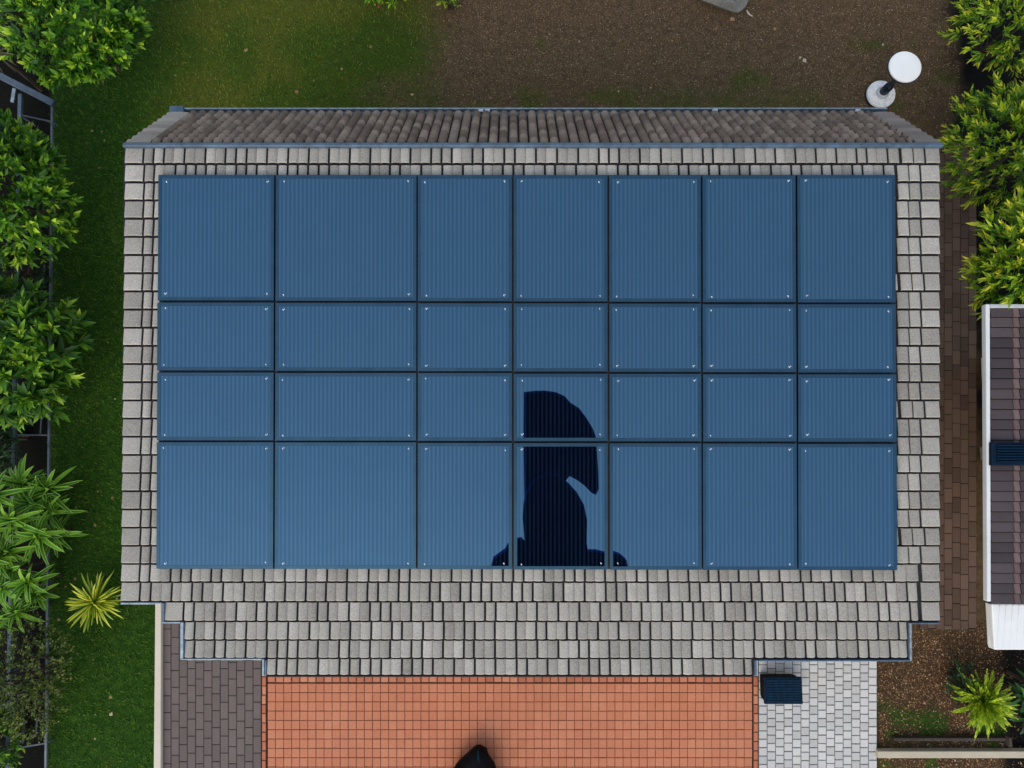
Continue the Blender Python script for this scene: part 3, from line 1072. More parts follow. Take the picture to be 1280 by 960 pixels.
# dark louvred strip across the roof
rp = MB()
t = [NB(1239.5, 553.0, 0.10), NB(1290, 553.0, 0.10), NB(1290, 583.0, 0.10), NB(1239.5, 582.0, 0.10)]
t[1].x = t[2].x = xe - 0.3
lo = [p - Vector((0, 0, 0.07)) for p in t]
rp.hexa([lo[3], lo[2], lo[1], lo[0]], [t[3], t[2], t[1], t[0]])
lv = rp.build('louvre_panel', M['navy'], nb, bevel=0.01)
for k in range(7):
    s0 = 0.10 + 0.82 * k / 7
    s1 = s0 + 0.075
    sl_ = MB()
    A = t[0].lerp(t[3], s0) + Vector((0.06, 0, 0.002))
    B = t[0].lerp(t[3], s1) + Vector((0.06, 0, 0.012))
    A2, B2 = Vector((xe - 0.4, A.y, A.z)), Vector((xe - 0.4, B.y, B.z))
    dz = Vector((0, 0, 0.018))
    sl_.hexa([B, B2, A2, A], [B + dz, B2 + dz, A2 + dz, A + dz])
    sl_.build('slat', M['navy_slat'], lv)
mb = MB()
q = at(1229.2, 567, 2.35)
mb.box(q.x, q.y - 0.09, 2.28, q.x + 0.10, q.y + 0.09, 2.40)
mb.build('wall_bracket', M['stone'], nb, bevel=0.01)
# white ribbed canopy below the eave
cn = MB()
ct = [NB(1239.5, 754.8, -0.10), NB(1400, 760, -0.10), NB(1400, 812.5, -0.18), NB(1243.0, 812.5, -0.18)]
ct[1].x = ct[2].x = xe
ct[1].z, ct[2].z = ct[0].z, ct[3].z
cb = [p - Vector((0, 0, 0.13)) for p in ct]
cn.hexa([cb[3], cb[2], cb[1], cb[0]], [ct[3], ct[2], ct[1], ct[0]])
cano = cn.build('canopy', M['white'], nb, bevel=0.015)
cr = MB()
x = ct[0].x + 0.1
while x < xe - 0.1:
    A = Vector((x, ct[0].y - 0.02, ct[0].z + 0.0)); B = Vector((x, ct[3].y + 0.02, ct[3].z + 0.0))
    cr.hexa([B, B + Vector((.012, 0, 0)), A + Vector((.012, 0, 0)), A], [B + Vector((0, 0, .006)), B + Vector((.012, 0, .006)), A + Vector((.012, 0, .006)), A + Vector((0, 0, .006))])
    x += 0.085
cr.build('canopy_ribs', M['white'], cano)
ge = MB()
A, B = at(1235.6, 756, 2.3), at(1238.2, 806, 2.25)
ge.tube([A, B], 0.035, 8)
ge.build('canopy_gutter', M['white_side'], nb, smooth=True)

# ------------------------------------------------------------------ garden lamp by the rear corner
bp = at(1099.5, 119.5, 0.0)
tp_z = 1.02
lamp = thing('garden_lamp', bp, 'white round topped lamp on a dark post with round white base', 'garden lamp')
mb = MB()
rB = 17.6 * (at(1100, 119, 0.06) - at(1099, 119, 0.06)).length
mb.lathe((bp.x, bp.y, -0.02), [(rB * 1.0, 0), (rB, 0.075), (rB * 0.97, 0.09), (rB * 0.70, 0.095), (rB * 0.68, 0.105), (rB * 0.38, 0.11), (rB * 0.35, 0.14), (rB * 0.30, 0.15)], 48)
bo = mb.build('base', M['base_white'], lamp)
mb = MB()
mb.lathe((bp.x, bp.y, -0.02), [(rB * .44, 0.111), (rB * .44, 0.135), (rB * .40, 0.142), (rB * .36, 0.143)], 40)
mb.build('hub', M['white_side'], lamp)
mb = MB()
mb.lathe((bp.x, bp.y, -0.02), [(rB * 1.05, 0), (rB * 1.05, 0.045)], 48)
mb.build('base_ring', M['dark_metal'], lamp)
mb = MB()
mb.lathe((bp.x, bp.y, 0.13), [(0.075, 0), (0.08, 0.02), (0.075, 0.20), (0.055, 0.24), (0.04, 0.26), (0.04, tp_z - 0.2)], 24)
mb.build('post', M['dark_metal'], lamp, smooth=True)
tc = at(1132, 83, tp_z)
rT = 20.3 * (at(1133, 83, tp_z) - at(1132, 83, tp_z)).length
mb = MB()
prof = [(0.05, -0.07), (rT * 0.93, -0.05), (rT, -0.03), (rT, -0.012), (rT * 0.985, -0.004), (rT * 0.95, 0.0), (rT * 0.5, 0.006), (0.02, 0.008)]
tx, ty = (tc.x + bp.x) / 2 * 0 + bp.x, bp.y
mb.lathe((tc.x, tc.y, tp_z), prof, 56)
mb.build('lamp_head', M['lamp_white'], lamp, smooth=True)
mb = MB()
mb.lathe((tc.x, tc.y, tp_z), [(rT * 0.9, -0.062), (rT * 1.06, -0.045), (rT * 1.06, -0.032), (rT * 1.01, -0.03)], 56)
mb.build('head_rim', M['dark_metal'], lamp)
mb = MB()
mb.tube([(bp.x, bp.y, tp_z - 0.28), (tc.x, tc.y, tp_z - 0.06)], [0.042, 0.05], 16)
mb.build('neck', M['dark_metal'], lamp, smooth=True)

# ------------------------------------------------------------------ dark box on the pale terrace
bx = thing('storage_box', at(976, 862, PZ), 'low navy storage box with ribbed lid on the pale terrace', 'storage box')
zt_ = 0.33
tl, tr, br, bl = quad(955.5, 847.5, 1002.2, 880, z=zt_)
x0, x1, y0, y1 = tl.x, tr.x, bl.y, tl.y
mb = MB()
mb.hexa([(x0 + .015, y0 + .015, PZ + 0.003), (x1 - .03, y0 + .02, PZ + 0.003), (x1 - .03, y1 - .015, PZ + 0.003), (x0 + .015, y1 - .015, PZ + 0.003)],
        [(x0 + .005, y0 + .005, zt_ - .06), (x1 - .005, y0 + .005, zt_ - .06), (x1 - .005, y1 - .005, zt_ - .06), (x0 + .005, y1 - .005, zt_ - .06)])
mb.build('body', M['black'], bx, bevel=0.03)
mb = MB()
mb.box(x0 - .008, y0 - .008, zt_ - .059, x1 + .008, y1 + .008, zt_ - .008)
ld = mb.build('lid', M['navy'], bx, bevel=0.012)
mb = MB()
nr_ = 9
for k in range(nr_):
    a = y0 + 0.02 + (y1 - y0 - 0.04) * k / nr_
    for j in range(5):
        b_ = x0 + 0.03 + (x1 - x0 - 0.05) * j / 5
        mb.box(b_, a, zt_ - .0075, b_ + (x1 - x0 - 0.05) / 5 - 0.008, a + (y1 - y0 - 0.04) / nr_ - 0.008, zt_ - 0.001)
mb.build('lid_ribs', M['navy_slat'], ld)

# ------------------------------------------------------------------ hooded black object at the lower edge of the patio
bb = thing('barbecue', at(594, 990, PZ), 'black hooded barbecue with a round navy lid on the terracotta patio', 'barbecue')
zc = 0.32
cc = at(592, 992, zc)
mb = MB()
rr = 0.40
mb.lathe((cc.x, cc.y, zc), [(rr * 0.55, -0.20), (rr * 0.85, -0.17), (rr, -0.12), (rr * 1.02, -0.02)], 40)
mb.build('bowl', M['black'], bb, smooth=True)
mb = MB()
mb.lathe((cc.x, cc.y, zc), [(rr * 1.03, -0.018), (rr * 1.04, 0.02), (rr * 0.97, 0.07), (rr * 0.80, 0.13), (rr * 0.5, 0.18), (rr * 0.2, 0.20), (0.03, 0.205)], 40)
mb.build('lid', M['navy_slat'], bb, smooth=True)
for k in range(3):
    an = k * 2.094 + 0.5
    mb = MB()
    mb.tube([(cc.x + math.cos(an) * rr * .5, cc.y + math.sin(an) * rr * .5, zc - 0.19), (cc.x + math.cos(an) * rr * .6, cc.y + math.sin(an) * rr * .6, PZ + 0.004)], 0.018, 8)
    mb.build('leg', M['black'], bb)
# the peaked hood on the far side
hp = [(566, 962), (574, 953.5), (583, 946), (590, 939), (595, 935.6), (600, 935.4), (605, 938), (610, 941), (611.5, 948), (615, 953), (621, 962)]
top = [at(a, b_, zc - 0.02) for a, b_ in hp]
cen = at(594, 966, zc + 0.06)
mb = MB()
low = [p.lerp(Vector((cen.x, cen.y, p.z)), 0.12) - Vector((0, 0, 0.24)) for p in top]
midp = [p.lerp(cen, 0.45) + Vector((0, 0, 0.05)) for p in top]
vs = low + top + midp + [cen]
k = len(top)
fs = []
for i in range(k - 1):
    fs += [(i + 1, i, k + i, k + i + 1), (k + i + 1, k + i, 2 * k + i, 2 * k + i + 1), (2 * k + i + 1, 2 * k + i, 3 * k)]
fs += [(0, k, 2 * k, 3 * k), (3 * k, 3 * k - 1, 2 * k - 1, k - 1), tuple(range(k)) + (3 * k,)]
mb.add(vs, fs)
hd = mb.build('hood', M['black'], bb, smooth=True)
mb = MB()
A = at(597.5, 938, zc + 0.012); B = at(598.5, 953, zc + 0.05)
mb.tube([A, A.lerp(B, 0.5) + Vector((0, 0, 0.012)), B], [0.012, 0.02, 0.02], 6)
mb.build('hood_seam', M['navy_slat'], hd)

# ------------------------------------------------------------------ stone and stick at the top
sp = [(868, -6), (880, 1), (893, 6), (905, 10.5), (916, 14.5), (922.5, 15.5), (928, 12), (932, 8), (935.5, 1), (937, -8), (938, -28), (900, -36), (860, -24)]
c_ = at(905, -8, 0.22)
mb = MB()
k = len(sp)
r0 = [at(a, b_, 0.0) for a, b_ in sp]
r1 = [at(a, b_, 0.05 + 0.03 * ((i * 7) % 3)) for i, (a, b_) in enumerate(sp)]
r2 = [p.lerp(c_, 0.3) + Vector((0, 0, 0.06 + 0.03 * ((i * 5) % 3))) for i, p in enumerate(r1)]
r3 = [p.lerp(c_, 0.68) + Vector((0, 0, 0.05 * ((i * 3) % 2))) for i, p in enumerate(r1)]
vs = [p - Vector((0, 0, 0.05)) for p in r0] + r1 + r2 + r3 + [c_ + Vector((0, 0, 0.05))]
fs = []
for ring in range(3):
    for i in range(k):
        j = (i + 1) % k
        fs.append((ring * k + j, ring * k + i, (ring + 1) * k + i, (ring + 1) * k + j))
for i in range(k):
    fs.append((3 * k + (i + 1) % k, 3 * k + i, 4 * k))
mb.add(vs, fs)
st = mb.build('stone', M['stone'])
tag(st, 'large rough grey stone lying on the bare brown soil', 'stone')
mb = MB()
mb.tube([at(933.5, 13, 0.03), at(935, 16, 0.035), at(937.5, 18.8, 0.03), at(941, 20.5, 0.02)], [0.012, 0.015, 0.014, 0.008], 7)
tag(mb.build('stick', M['stick'], smooth=True), 'short pale curved stick on the soil beside the stone', 'stick')

# ------------------------------------------------------------------ metal fence along the left
fn = thing('metal_fence', at(62, 500, 0), 'low blue grey metal rail fence between the left shrubs and the lawn', 'fence')
IZ, OZ = 0.14, 0.36
fa, fb = at(65.5, 133, IZ), at(57, 1030, IZ)
oa, ob = at(26, 118, OZ), at(9, 1030, OZ)


def on_line(a, b, y):
    return a.lerp(b, (y - a.y) / (b.y - a.y))


def rail(mb, p, q, hw, hz):
    t = (q - p).normalized()
    n_ = Vector((-t.y, t.x, 0)).normalized() * hw
    up_ = Vector((0, 0, hz))
    P_ = [p - n_, q - n_, q + n_, p + n_]
    mb.hexa([v - up_ for v in P_][::-1], [v + up_ for v in P_][::-1])


mb = MB()
rail(mb, fa, fb, 0.016, 0.02)
mb.build('inner_rail', M['fence_thin'], fn)
mb = MB()
rail(mb, oa, ob, 0.032, 0.03)
mb.build('outer_rail', M['fence'], fn, bevel=0.008)
for yp in (152, 255, 378, 451, 544, 640, 730, 835, 929, 1010):
    y = at(60, yp, IZ).y
    p, q = on_line(fa, fb, y), on_line(oa, ob, y)
    mb = MB()
    rail(mb, q + Vector((0.034, 0, 0)), p - Vector((0.018, 0, 0)), 0.011, 0.011)
    mb.build('crossbar', M['fence_thin'], fn)
    for v, nm in ((p, 'post'), (q, 'post')):
        mb = MB()
        mb.box(v.x - 0.012, v.y - 0.012, -0.05, v.x + 0.012, v.y + 0.012, v.z - 0.031)
        mb.build(nm, M['fence_thin'], fn)
for yp, k in ((343, .75), (530, .72), (585, .2), (905, .7), (912, .35)):
    y = at(60, yp, IZ).y
    p, q = on_line(fa, fb, y), on_line(oa, ob, y)
    c = q.lerp(p, k) - Vector((0, 0, 0.03))
    mb = MB()
    rail(mb, c + Vector((0, 0.17, 0)), c - Vector((0, 0.17, 0)), 0.009, 0.009)
    mb.build('short_bar', M['fence_thin'], fn)
# corner: a thick rail that runs off to the upper left
mb = MB()
rail(mb, at(68, 130, 0.28), at(-60, 64, 0.48), 0.055, 0.04)
mb.build('corner_rail', M['fence'], fn, bevel=0.01)
mb = MB()
p = at(16, 107, 0.36)
rail(mb, p + Vector((0, -0.03, -0.045)), at(15.5, 128, 0.26), 0.030, 0.012)
mb.build('brace', M['pale_trim'], fn)


# ------------------------------------------------------------------ plants
def unit(v):
    return v / np.linalg.norm(v, axis=-1, keepdims=True)


def leaves_mesh(name, P, Dr, Nn, L, Wd, mat, parent, droop=0.25, fold=0.22, age=None):
    """P base, Dr direction, Nn leaf normal, L length, Wd half width. Five vertices a leaf, folded along its rib."""
    n = len(P)
    S = np.cross(Dr, Nn)
    S = unit(S)
    Nn = np.cross(S, Dr)
    L, Wd = L[:, None], Wd[:, None]
    m_ = P + Dr * L * 0.45 - Nn * Wd * fold
    l_ = P + Dr * L * 0.42 + S * Wd + Nn * Wd * fold * 0.5
    r_ = P + Dr * L * 0.42 - S * Wd + Nn * Wd * fold * 0.5
    t_ = P + Dr * L - Nn * L * droop
    l2 = P + Dr * L * 0.75 + S * Wd * 0.6 - Nn * L * droop * 0.4
    r2 = P + Dr * L * 0.75 - S * Wd * 0.6 - Nn * L * droop * 0.4
    m2 = P + Dr * L * 0.76 - Nn * (L * droop * 0.5 + Wd * fold * 0.5)
    V = np.stack([P, l_, m_, r_, l2, m2, r2, t_], 1).reshape(-1, 3)
    o = np.arange(n)[:, None] * 8
    T = np.array([[0, 2, 1], [0, 3, 2], [1, 2, 5], [1, 5, 4], [2, 3, 6], [2, 6, 5], [4, 5, 7], [5, 6, 7]])
    Fa = (o[:, :, None] + T[None]).reshape(-1, 3)
    age = rng.random(n) if age is None else age
    uv = np.repeat(np.stack([age, age], 1), 8, 0)
    return np_mesh(name, V, Fa, 3, mat, parent, uv=uv)


def dome_dirs(n, zmin=-0.25):
    v = rng.normal(size=(n * 3, 3))
    v = unit(v)
    v = v[v[:, 2] > zmin][:n]
    return v


def shrub(name, label, px, py, rpx, height, mat, shoots=260, per=11, leaf=(0.10, 0.17), aspect=0.17, spread=0.75, along=0.16,
          cat='shrub', group=None, squash=(1, 1, 1), lumps=7, droop=0.25, bias=0.55, stem=True, cz=None, root=None):
    """Shoots over a lumpy dome; every shoot carries a whorl of leaves round its own axis."""
    cz = height * 0.55 if cz is None else cz
    c = at(px, py, cz)
    r = rpx * (at(px + 1, py, cz) - c).length
    rad = np.array([r * squash[0], r * squash[1], (height - cz) * squash[2]])
    sh = thing(name, (c.x, c.y, 0), label, cat, group)
    D = dome_dirs(shoots, -0.35)
    ld = dome_dirs(lumps, -0.1)
    lump = np.zeros(len(D))
    for q in ld:
        lump = np.maximum(lump, np.clip((D @ q - 0.72) / 0.28, 0, 1))
    k = 0.68 + 0.36 * lump + rng.normal(0, 0.05, len(D))
    depth = np.where(rng.random(len(D)) < 0.30, rng.uniform(0.45, 0.8, len(D)), 1.0)
    C = np.array([c.x, c.y, cz]) + D * rad * (k * depth)[:, None]
    ax = unit(D * np.array([1, 1, 1]) + np.array([0, 0, bias]) + rng.normal(0, 0.22, D.shape))
    n = len(D) * per
    B = np.repeat(C, per, 0)
    A = np.repeat(ax, per, 0)
    s = np.tile(np.linspace(0, 1, per), len(D))
    rnd = unit(np.cross(A, rng.normal(size=(n, 3))))
    size = np.repeat(rng.uniform(0.75, 1.2, len(D)), per)
    ang = spread * (1.25 - 0.75 * s) * rng.uniform(0.7, 1.2, n)
    Dr = unit(A * np.cos(ang)[:, None] + rnd * np.sin(ang)[:, None])
    L = rng.uniform(leaf[0], leaf[1], n) * size * (1 - 0.35 * s)
    P = B + A * (s * along)[:, None] * size[:, None] + rng.normal(0, 0.012, (n, 3))
    Nn = unit(A + np.array([0, 0, 0.25]) - Dr * 0.3 + rng.normal(0, 0.35, (n, 3)))
    vig = np.repeat(rng.random(len(D)), per)
    age = np.clip(0.15 + 0.45 * s ** 1.3 * (0.4 + 0.9 * vig) + 0.35 * rng.random(n), 0, 1)
    leaves_mesh('foliage', P, Dr, Nn, L, L * aspect * rng.uniform(0.8, 1.2, n), mat, sh, droop=droop, age=age)
    if stem:
        mb = MB()
        for i in range(7):
            j = random.randrange(len(D))
            e = Vector(C[j])
            b = Vector((c.x + random.uniform(-.08, .08), c.y + random.uniform(-.08, .08), -0.03))
            if root: b = Vector((root[0] + random.uniform(-.08, .08), root[1] + random.uniform(-.08, .08), -0.03))
            m_ = b.lerp(e, 0.5) + Vector((0, 0, 0.15))
            mb.tube([b, m_, b.lerp(e, 0.92)], [0.028, 0.018, 0.007], 6)
        mb.build('stem', M['bark'], sh)
    return sh


def strap_leaves(name, O, az, el, L, W, mat, parent, bend, seg=6):
    """Long arching leaves with a shallow V section; uv.x runs across the leaf."""
    n = len(az)
    t = np.linspace(0, 1, seg + 1)
    Vs, UV = [], []
    for i in range(n):
        a = el[i] - bend[i] * t
        st = L[i] / seg
        h = np.concatenate([[0], np.cumsum(np.cos(a[:-1]) * st)])
        z = np.concatenate([[0], np.cumsum(np.sin(a[:-1]) * st)])
        dx, dy = math.cos(az[i]), math.sin(az[i])
        w = W[i] * np.minimum(1, 0.45 + 2.2 * t) * np.sqrt(np.clip(1 - t ** 2.2, 0, 1))
        tw = rng.normal(0, 0.25)
        for j in range(seg + 1):
            b = O[i] + np.array([dx * h[j], dy * h[j], z[j]])
            sd = np.array([-dy, dx, tw * 0.6])
            Vs += [b - sd * w[j] + [0, 0, w[j] * 0.35], b, b + sd * w[j] + [0, 0, w[j] * 0.35]]
            UV += [(0, t[j]), (0.5, t[j]), (1, t[j])]
    Fa = []
    for i in range(n):
        for j in range(seg):
            o = (i * (seg + 1) + j) * 3
            Fa += [(o, o + 1, o + 4, o + 3), (o + 1, o + 2, o + 5, o + 4)]
    return np_mesh(name, np.array(Vs), np.array(Fa), 4, mat, parent, smooth=True, uv=np.array(UV))


def strap_plant(name, label, rosettes, mat, nleaf=26, L=(0.32, 0.52), W=0.026, cat='shrub', group=None, el_lo=0.1, el_hi=1.35, bend=(0.5, 1.2)):
    """rosettes: (px, py, height)."""
    c0 = at(*rosettes[0])
    pl = thing(name, (c0.x, c0.y, 0), label, cat, group)
    O, az, el_, LL, WW, bd = [], [], [], [], [], []
    for (a, b, z) in rosettes:
        sm = MB()
        c = at(a, b, z)
        n = nleaf + random.randint(-3, 3)
        for k in range(n):
            f = k / n
            O.append(np.array(c) + [0, 0, 0.10 * f - 0.05])
            az.append(k * 2.39996 + random.uniform(-0.3, 0.3))
            el_.append(el_lo + (el_hi - el_lo) * f ** 1.2 + random.uniform(-0.15, 0.15))
            LL.append(random.uniform(*L) * (1 - 0.25 * f))
            WW.append(W * random.uniform(0.8, 1.2))
            bd.append(random.uniform(*bend))
        sm.tube([(c.x + random.uniform(-.06, .06), c.y + random.uniform(-.06, .06), -0.03), (c.x, c.y, z * 0.5), (c.x, c.y, z)], [0.035, 0.028, 0.022], 7)
        sm.build('stem', M['bark'], pl)
    strap_leaves('foliage', O, az, el_, LL, WW, mat, pl, bd)
    return pl


# left side, from the top down
shrub('leafy_shrub', 'dense fresh green broad leaved shrub at the upper left lawn corner', 106, 38, 74, 1.9, M['leaf_a'], shoots=420, per=11, leaf=(0.12, 0.21), aspect=0.2)
shrub('leafy_shrub', 'tall bright green leafy shrub over the fence beside the dark corner rail', 18, 234, 84, 1.9, M['leaf_a'], shoots=480, per=11, leaf=(0.13, 0.23), aspect=0.17, squash=(0.85, 1.12, 1))
shrub('leafy_shrub', 'green shrub with long pointed leaves beside the lawn, below the taller one', 26, 440, 74, 1.6, M['leaf_b'], shoots=250, per=12, leaf=(0.18, 0.34), aspect=0.15, squash=(1.0, 1.0, 1), droop=0.3)
shrub('fern_shrub', 'dark feathery fern like shrub between two leafy shrubs at the fence', 28, 345, 34, 0.8, M['leaf_dark'], shoots=110, per=14, leaf=(0.06, 0.12), aspect=0.13, along=0.25, squash=(1.1, 0.8, 1))
shrub('fern_shrub', 'dark narrow leaved shrub outside the open stretch of fence', -2, 545, 34, 1.0, M['leaf_dark'], shoots=120, per=12, leaf=(0.10, 0.2), aspect=0.10, squash=(0.7, 1.5, 1))
strap_plant('strappy_shrub', 'large shrub of arching strap leaves bulging over the lawn edge', [(16, 650, 1.0), (48, 668, 0.8), (-8, 620, 1.1), (40, 628, 0.7), (62, 640, 0.5), (8, 690, 0.9), (-20, 665, 1.2), (60, 612, 0.6), (30, 605, 0.75), (70, 668, 0.4)],
            M['strap'], nleaf=24, L=(0.34, 0.60), W=0.037)
strap_plant('strappy_shrub', 'strap leaved green shrub left of the yellow spiky plant', [(36, 728, 0.8), (5, 735, 0.9), (22, 765, 0.7), (-5, 700, 1.0), (-5, 775, 0.8), (48, 742, 0.5), (18, 712, 0.8)],
            M['strap'], nleaf=24, L=(0.28, 0.48), W=0.034)
strap_plant('spiky_plant', 'yellow striped spiky rosette on the lawn by the roof corner', [(120, 752, 0.32)], M['strap_y'], nleaf=76, L=(0.42, 0.62), W=0.026, cat='plant', el_lo=0.02, el_hi=1.3, bend=(0.2, 0.8))
shrub('twiggy_shrub', 'thin olive brown small leaved shrub near the lower left corner', 32, 846, 58, 1.15, M['leaf_olive'], shoots=560, per=10, leaf=(0.035, 0.07), aspect=0.28, along=0.14, squash=(1, 1.1, 1), bias=0.3)
shrub('leafy_shrub', 'small green leafy clump outside the fence at the bottom left corner', 0, 925, 22, 0.9, M['leaf_b'], shoots=110, per=10, leaf=(0.08, 0.16), aspect=0.16, squash=(0.9, 1.9, 1))
strap_plant('grassy_plant', 'dull olive grassy plant behind the dark fence rail', [(-6, 66, 1.1), (-4, 40, 1.0)], M['strap_brown'], nleaf=44, L=(0.35, 0.55), W=0.012, cat='plant', bend=(0.6, 1.4))

# top edge
fl = shrub('flowering_shrub', 'low green shrub with a red bloom beyond the lawn', 492, -30, 40, 0.8, M['leaf_a'], shoots=140, per=10, leaf=(0.07, 0.13), aspect=0.2, squash=(1.6, 1, 1))
c = at(474, 1, 0.42)
P = np.array(c) + rng.normal(0, 0.025, (26, 3))
Dr = dome_dirs(26, 0.0)
leaves_mesh('flower', P[:len(Dr)], Dr, unit(np.cross(Dr, rng.normal(size=Dr.shape))), np.full(len(Dr), 0.06), np.full(len(Dr), 0.022), M['petal'], fl)
shrub('yellow_tuft', 'small yellow green tuft on the dark soil beyond the lawn', 562, -2, 9, 0.35, M['leaf_y'], shoots=26, per=8, leaf=(0.06, 0.11), aspect=0.15, cat='plant')

# right side
shrub('feathery_shrub', 'feathery yellow green shrub at the far corner behind the lamp', 1274, 32, 62, 1.9, M['leaf_y'], shoots=330, per=12, leaf=(0.10, 0.19), aspect=0.12, spread=0.5, along=0.20, bias=0.25)
shrub('feathery_shrub', 'largest feathery yellow green shrub beside the brick path', 1283, 190, 82, 2.1, M['leaf_y'], shoots=560, per=13, leaf=(0.10, 0.20), aspect=0.12, spread=0.5, along=0.22, bias=0.25, squash=(0.95, 1.15, 1))
shrub('feathery_shrub', 'feathery yellow green shrub overhanging the neighbouring roof', 1285, 330, 60, 3.2, M['leaf_y'], shoots=330, per=13, leaf=(0.11, 0.22), aspect=0.12, spread=0.5, along=0.22, bias=0.25, squash=(0.9, 1.05, 1), cz=2.5, root=at(1276, 255, 0)[:2])
shrub('low_shrub', 'small dark green shrub at the soil edge under the feathery shrub', 1212, 150, 20, 0.6, M['leaf_dark'], shoots=80, per=10, leaf=(0.06, 0.12), aspect=0.18, squash=(0.9, 1.3, 1))


def frond_plant(name, label, px, py, z, nf, L, mat, lf=(0.05, 0.09)):
    c = at(px, py, z)
    pl = thing(name, (c.x, c.y, 0), label, 'plant')
    P, Dr, Nn, LL = [], [], [], []
    for k in range(nf):
        f = k / nf
        a = k * 2.39996 + random.uniform(-0.25, 0.25)
        e = 0.05 + 1.25 * f ** 1.3
        ax = np.array([math.cos(a) * math.cos(e), math.sin(a) * math.cos(e), math.sin(e)])
        sd = np.array([-math.sin(a), math.cos(a), 0])
        ln = random.uniform(*L) * (1 - 0.35 * f)
        for j in range(16):
            s = (j + 0.5) / 16
            w = (0.35 + 0.65 * math.sin(math.pi * min(1, s * 0.9 + 0.1)))
            for sg in (-1, 1):
                P.append(np.array(c) + ax * ln * s + np.array([0, 0, -0.10 * s * s]))
                q = ax * 0.95 + sd * sg * 0.34 * (1 - 0.5 * s) + np.array([0, 0, random.uniform(-.1, .25)])
                Dr.append(q / np.linalg.norm(q))
                Nn.append(np.array([0, 0, 1.0]) - ax * 0.3 + sd * random.uniform(-.4, .4))
                LL.append(random.uniform(*lf) * w * (1.3 - 0.4 * s))
    P, Dr, Nn, LL = map(np.array, (P, Dr, Nn, LL))
    leaves_mesh('foliage', P, Dr, unit(Nn), LL, LL * 0.14, mat, pl, droop=0.1)
    mb = MB()
    mb.tube([(c.x, c.y, -0.03), (c.x, c.y, z)], [0.04, 0.025], 7)
    mb.build('stem', M['bark'], pl)
    return pl


frond_plant('feathery_plant', 'round lime green feathery plant on the bark bed near the white canopy', 1228, 877, 0.30, 84, (0.46, 0.64), M['leaf_lime'], lf=(0.07, 0.12))
strap_plant('strappy_shrub', 'dark green strap leaved plant right of the lime feathery plant', [(1279, 872, 0.4), (1284, 900, 0.35), (1290, 855, 0.45)], M['strap_dark'], nleaf=22, L=(0.22, 0.36), W=0.03, cat='plant')
shrub('low_shrub', 'low dark green clump behind the lime feathery plant', 1200, 852, 13, 0.3, M['leaf_dark'], shoots=50, per=9, leaf=(0.06, 0.12), aspect=0.15, cat='plant', squash=(1, 1.3, 1))

# ------------------------------------------------------------------ unseen dark shape, added above the camera for its reflection in the panels
HK = 10.2                     # metres above the panels, just above the camera
out = [(655, 490), (668, 488.5), (680, 488), (695, 490), (706, 495), (713, 503), (724, 510), (733, 522), (741, 535), (745, 546), (746, 560), (748, 590), (748.5, 612), (745, 619), (740, 617),
       (730, 607), (722, 601), (712, 595.5), (702, 592), (703, 598), (712, 606), (722, 617), (730, 631), (734, 650), (733.5, 678), (735, 690), (746, 690), (758, 693), (763, 689), (775, 693), (782, 699), (785, 712), (795, 745),
       (600, 745), (613, 712), (616, 700), (624, 694), (631, 689), (634, 683), (640, 682), (643, 676), (652, 674.5), (656, 679), (653.5, 650), (656, 618), (654.5, 560)]


def mirrored(px, py, h):
    r = ray(px, py)
    hp = HP - 0.003
    t = (hp - h - (CAM - P0).dot(NR)) / r.dot(NR)
    return CAM + r * t + NR * (2 * h)


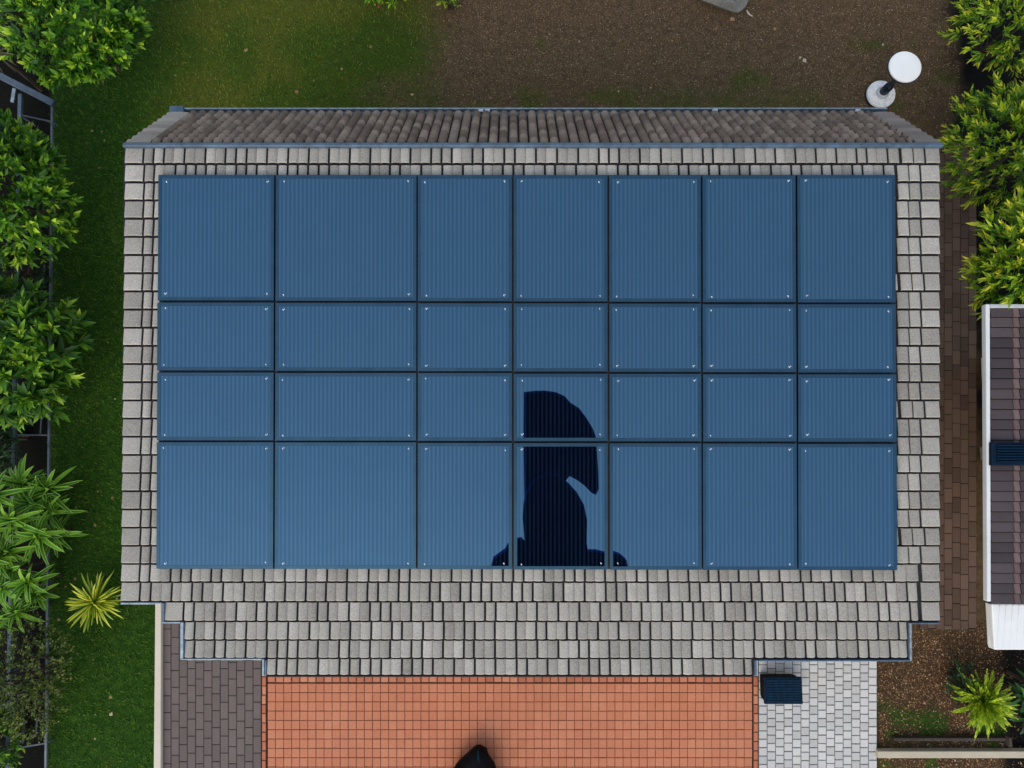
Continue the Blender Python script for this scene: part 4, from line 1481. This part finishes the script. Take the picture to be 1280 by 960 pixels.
brim = out[:18] + [(700, 610), (690, 640), (656, 640), (654.5, 560)]
body = [(703, 598), (712, 606), (722, 617), (730, 631), (734, 650), (733.5, 678), (735, 690), (746, 690), (758, 693), (763, 689), (775, 693), (782, 699), (785, 712), (795, 745),
        (600, 745), (613, 712), (616, 700), (624, 694), (631, 689), (634, 683), (640, 682), (643, 676), (652, 674.5), (656, 679), (653.5, 650), (654.5, 632), (658, 615), (664, 604), (673, 596), (684, 591), (695, 592.5)]
kc = mirrored(690, 600, HK)
added_shape = thing('added_silhouette', kc, 'dark hooded shape with a curved brim added overhead out of view for its reflection in the middle panels', 'added_shape')
for nm, pts, h0, h1 in (('brim', brim, HK + 0.18, 0.22), ('body', body, HK, 0.30)):
    bm = bmesh.new()
    vb = [bm.verts.new(mirrored(a, b_, h0)) for a, b_ in pts]
    ctr = sum((v.co for v in vb), Vector()) / len(vb)
    vi = [bm.verts.new(v.co.lerp(ctr, 0.03) - NR * 0.06) for v in vb]
    vt = [bm.verts.new(v.co + NR * h1) for v in vb]
    bm.faces.new(vi)
    bm.faces.new(vt[::-1])
    for i in range(len(vb)):
        j = (i + 1) % len(vb)
        bm.faces.new((vb[i], vb[j], vt[j], vt[i]))
        bm.faces.new((vi[i], vi[j], vb[j], vb[i]))
    bmesh.ops.recalc_face_normals(bm, faces=bm.faces)
    bmesh.ops.triangulate(bm, faces=[f for f in bm.faces if len(f.verts) > 4])
    me = bpy.data.meshes.new(nm)
    bm.to_mesh(me)
    bm.free()
    me.materials.append(M['added_shape'])
    ko = bpy.data.objects.new(nm, me)
    col.objects.link(ko)
    attach(ko, added_shape)

# ------------------------------------------------------------------ light, sky, camera
SUN_EL, SUN_AZ = R(36), R(200)          # azimuth clockwise from north (+Y)
w = bpy.data.worlds.new('World')
scene.world = w
w.use_nodes = True
nt = w.node_tree
bg = nt.nodes['Background']
sky = nt.nodes.new('ShaderNodeTexSky')
sky.sky_type = 'NISHITA'
sky.sun_disc = False
sky.sun_elevation = SUN_EL
sky.sun_rotation = SUN_AZ
sky.air_density = 1.0
sky.dust_density = 1.8
sky.ozone_density = 0.0
# a thin even cloud layer over the clear sky: soft, nearly shadowless daylight
cl = nt.nodes.new('ShaderNodeMix')
cl.data_type = 'RGBA'
cl.inputs[0].default_value = 0.28
cl.inputs[7].default_value = (4.6, 4.75, 5.0, 1)
nt.links.new(sky.outputs[0], cl.inputs[6])
nt.links.new(cl.outputs[2], bg.inputs['Color'])
bg.inputs['Strength'].default_value = 0.15
sl = bpy.data.lights.new('sun', 'SUN')
sl.energy = 0.8
sl.angle = R(48)
sl.color = (1.0, 0.93, 0.80)
so = bpy.data.objects.new('sun', sl)
sv = Vector((math.sin(SUN_AZ) * math.cos(SUN_EL), math.cos(SUN_AZ) * math.cos(SUN_EL), math.sin(SUN_EL)))
so.rotation_euler = sv.to_track_quat('Z', 'Y').to_euler()
so.location = sv * 30
col.objects.link(so)

cam = bpy.data.cameras.new('camera')
cam.sensor_width = 36
cam.lens = 36 * F / 1280
cam.clip_end = 600
co = bpy.data.objects.new('camera', cam)
co.location = CAM
co.rotation_euler = (TILT, 0, 0)
col.objects.link(co)
scene.camera = co

vs = scene.view_settings
vs.view_transform = 'Standard'
vs.look = 'None'
vs.exposure = 0.76
vs.gamma = 1.0
vs.use_curve_mapping = False
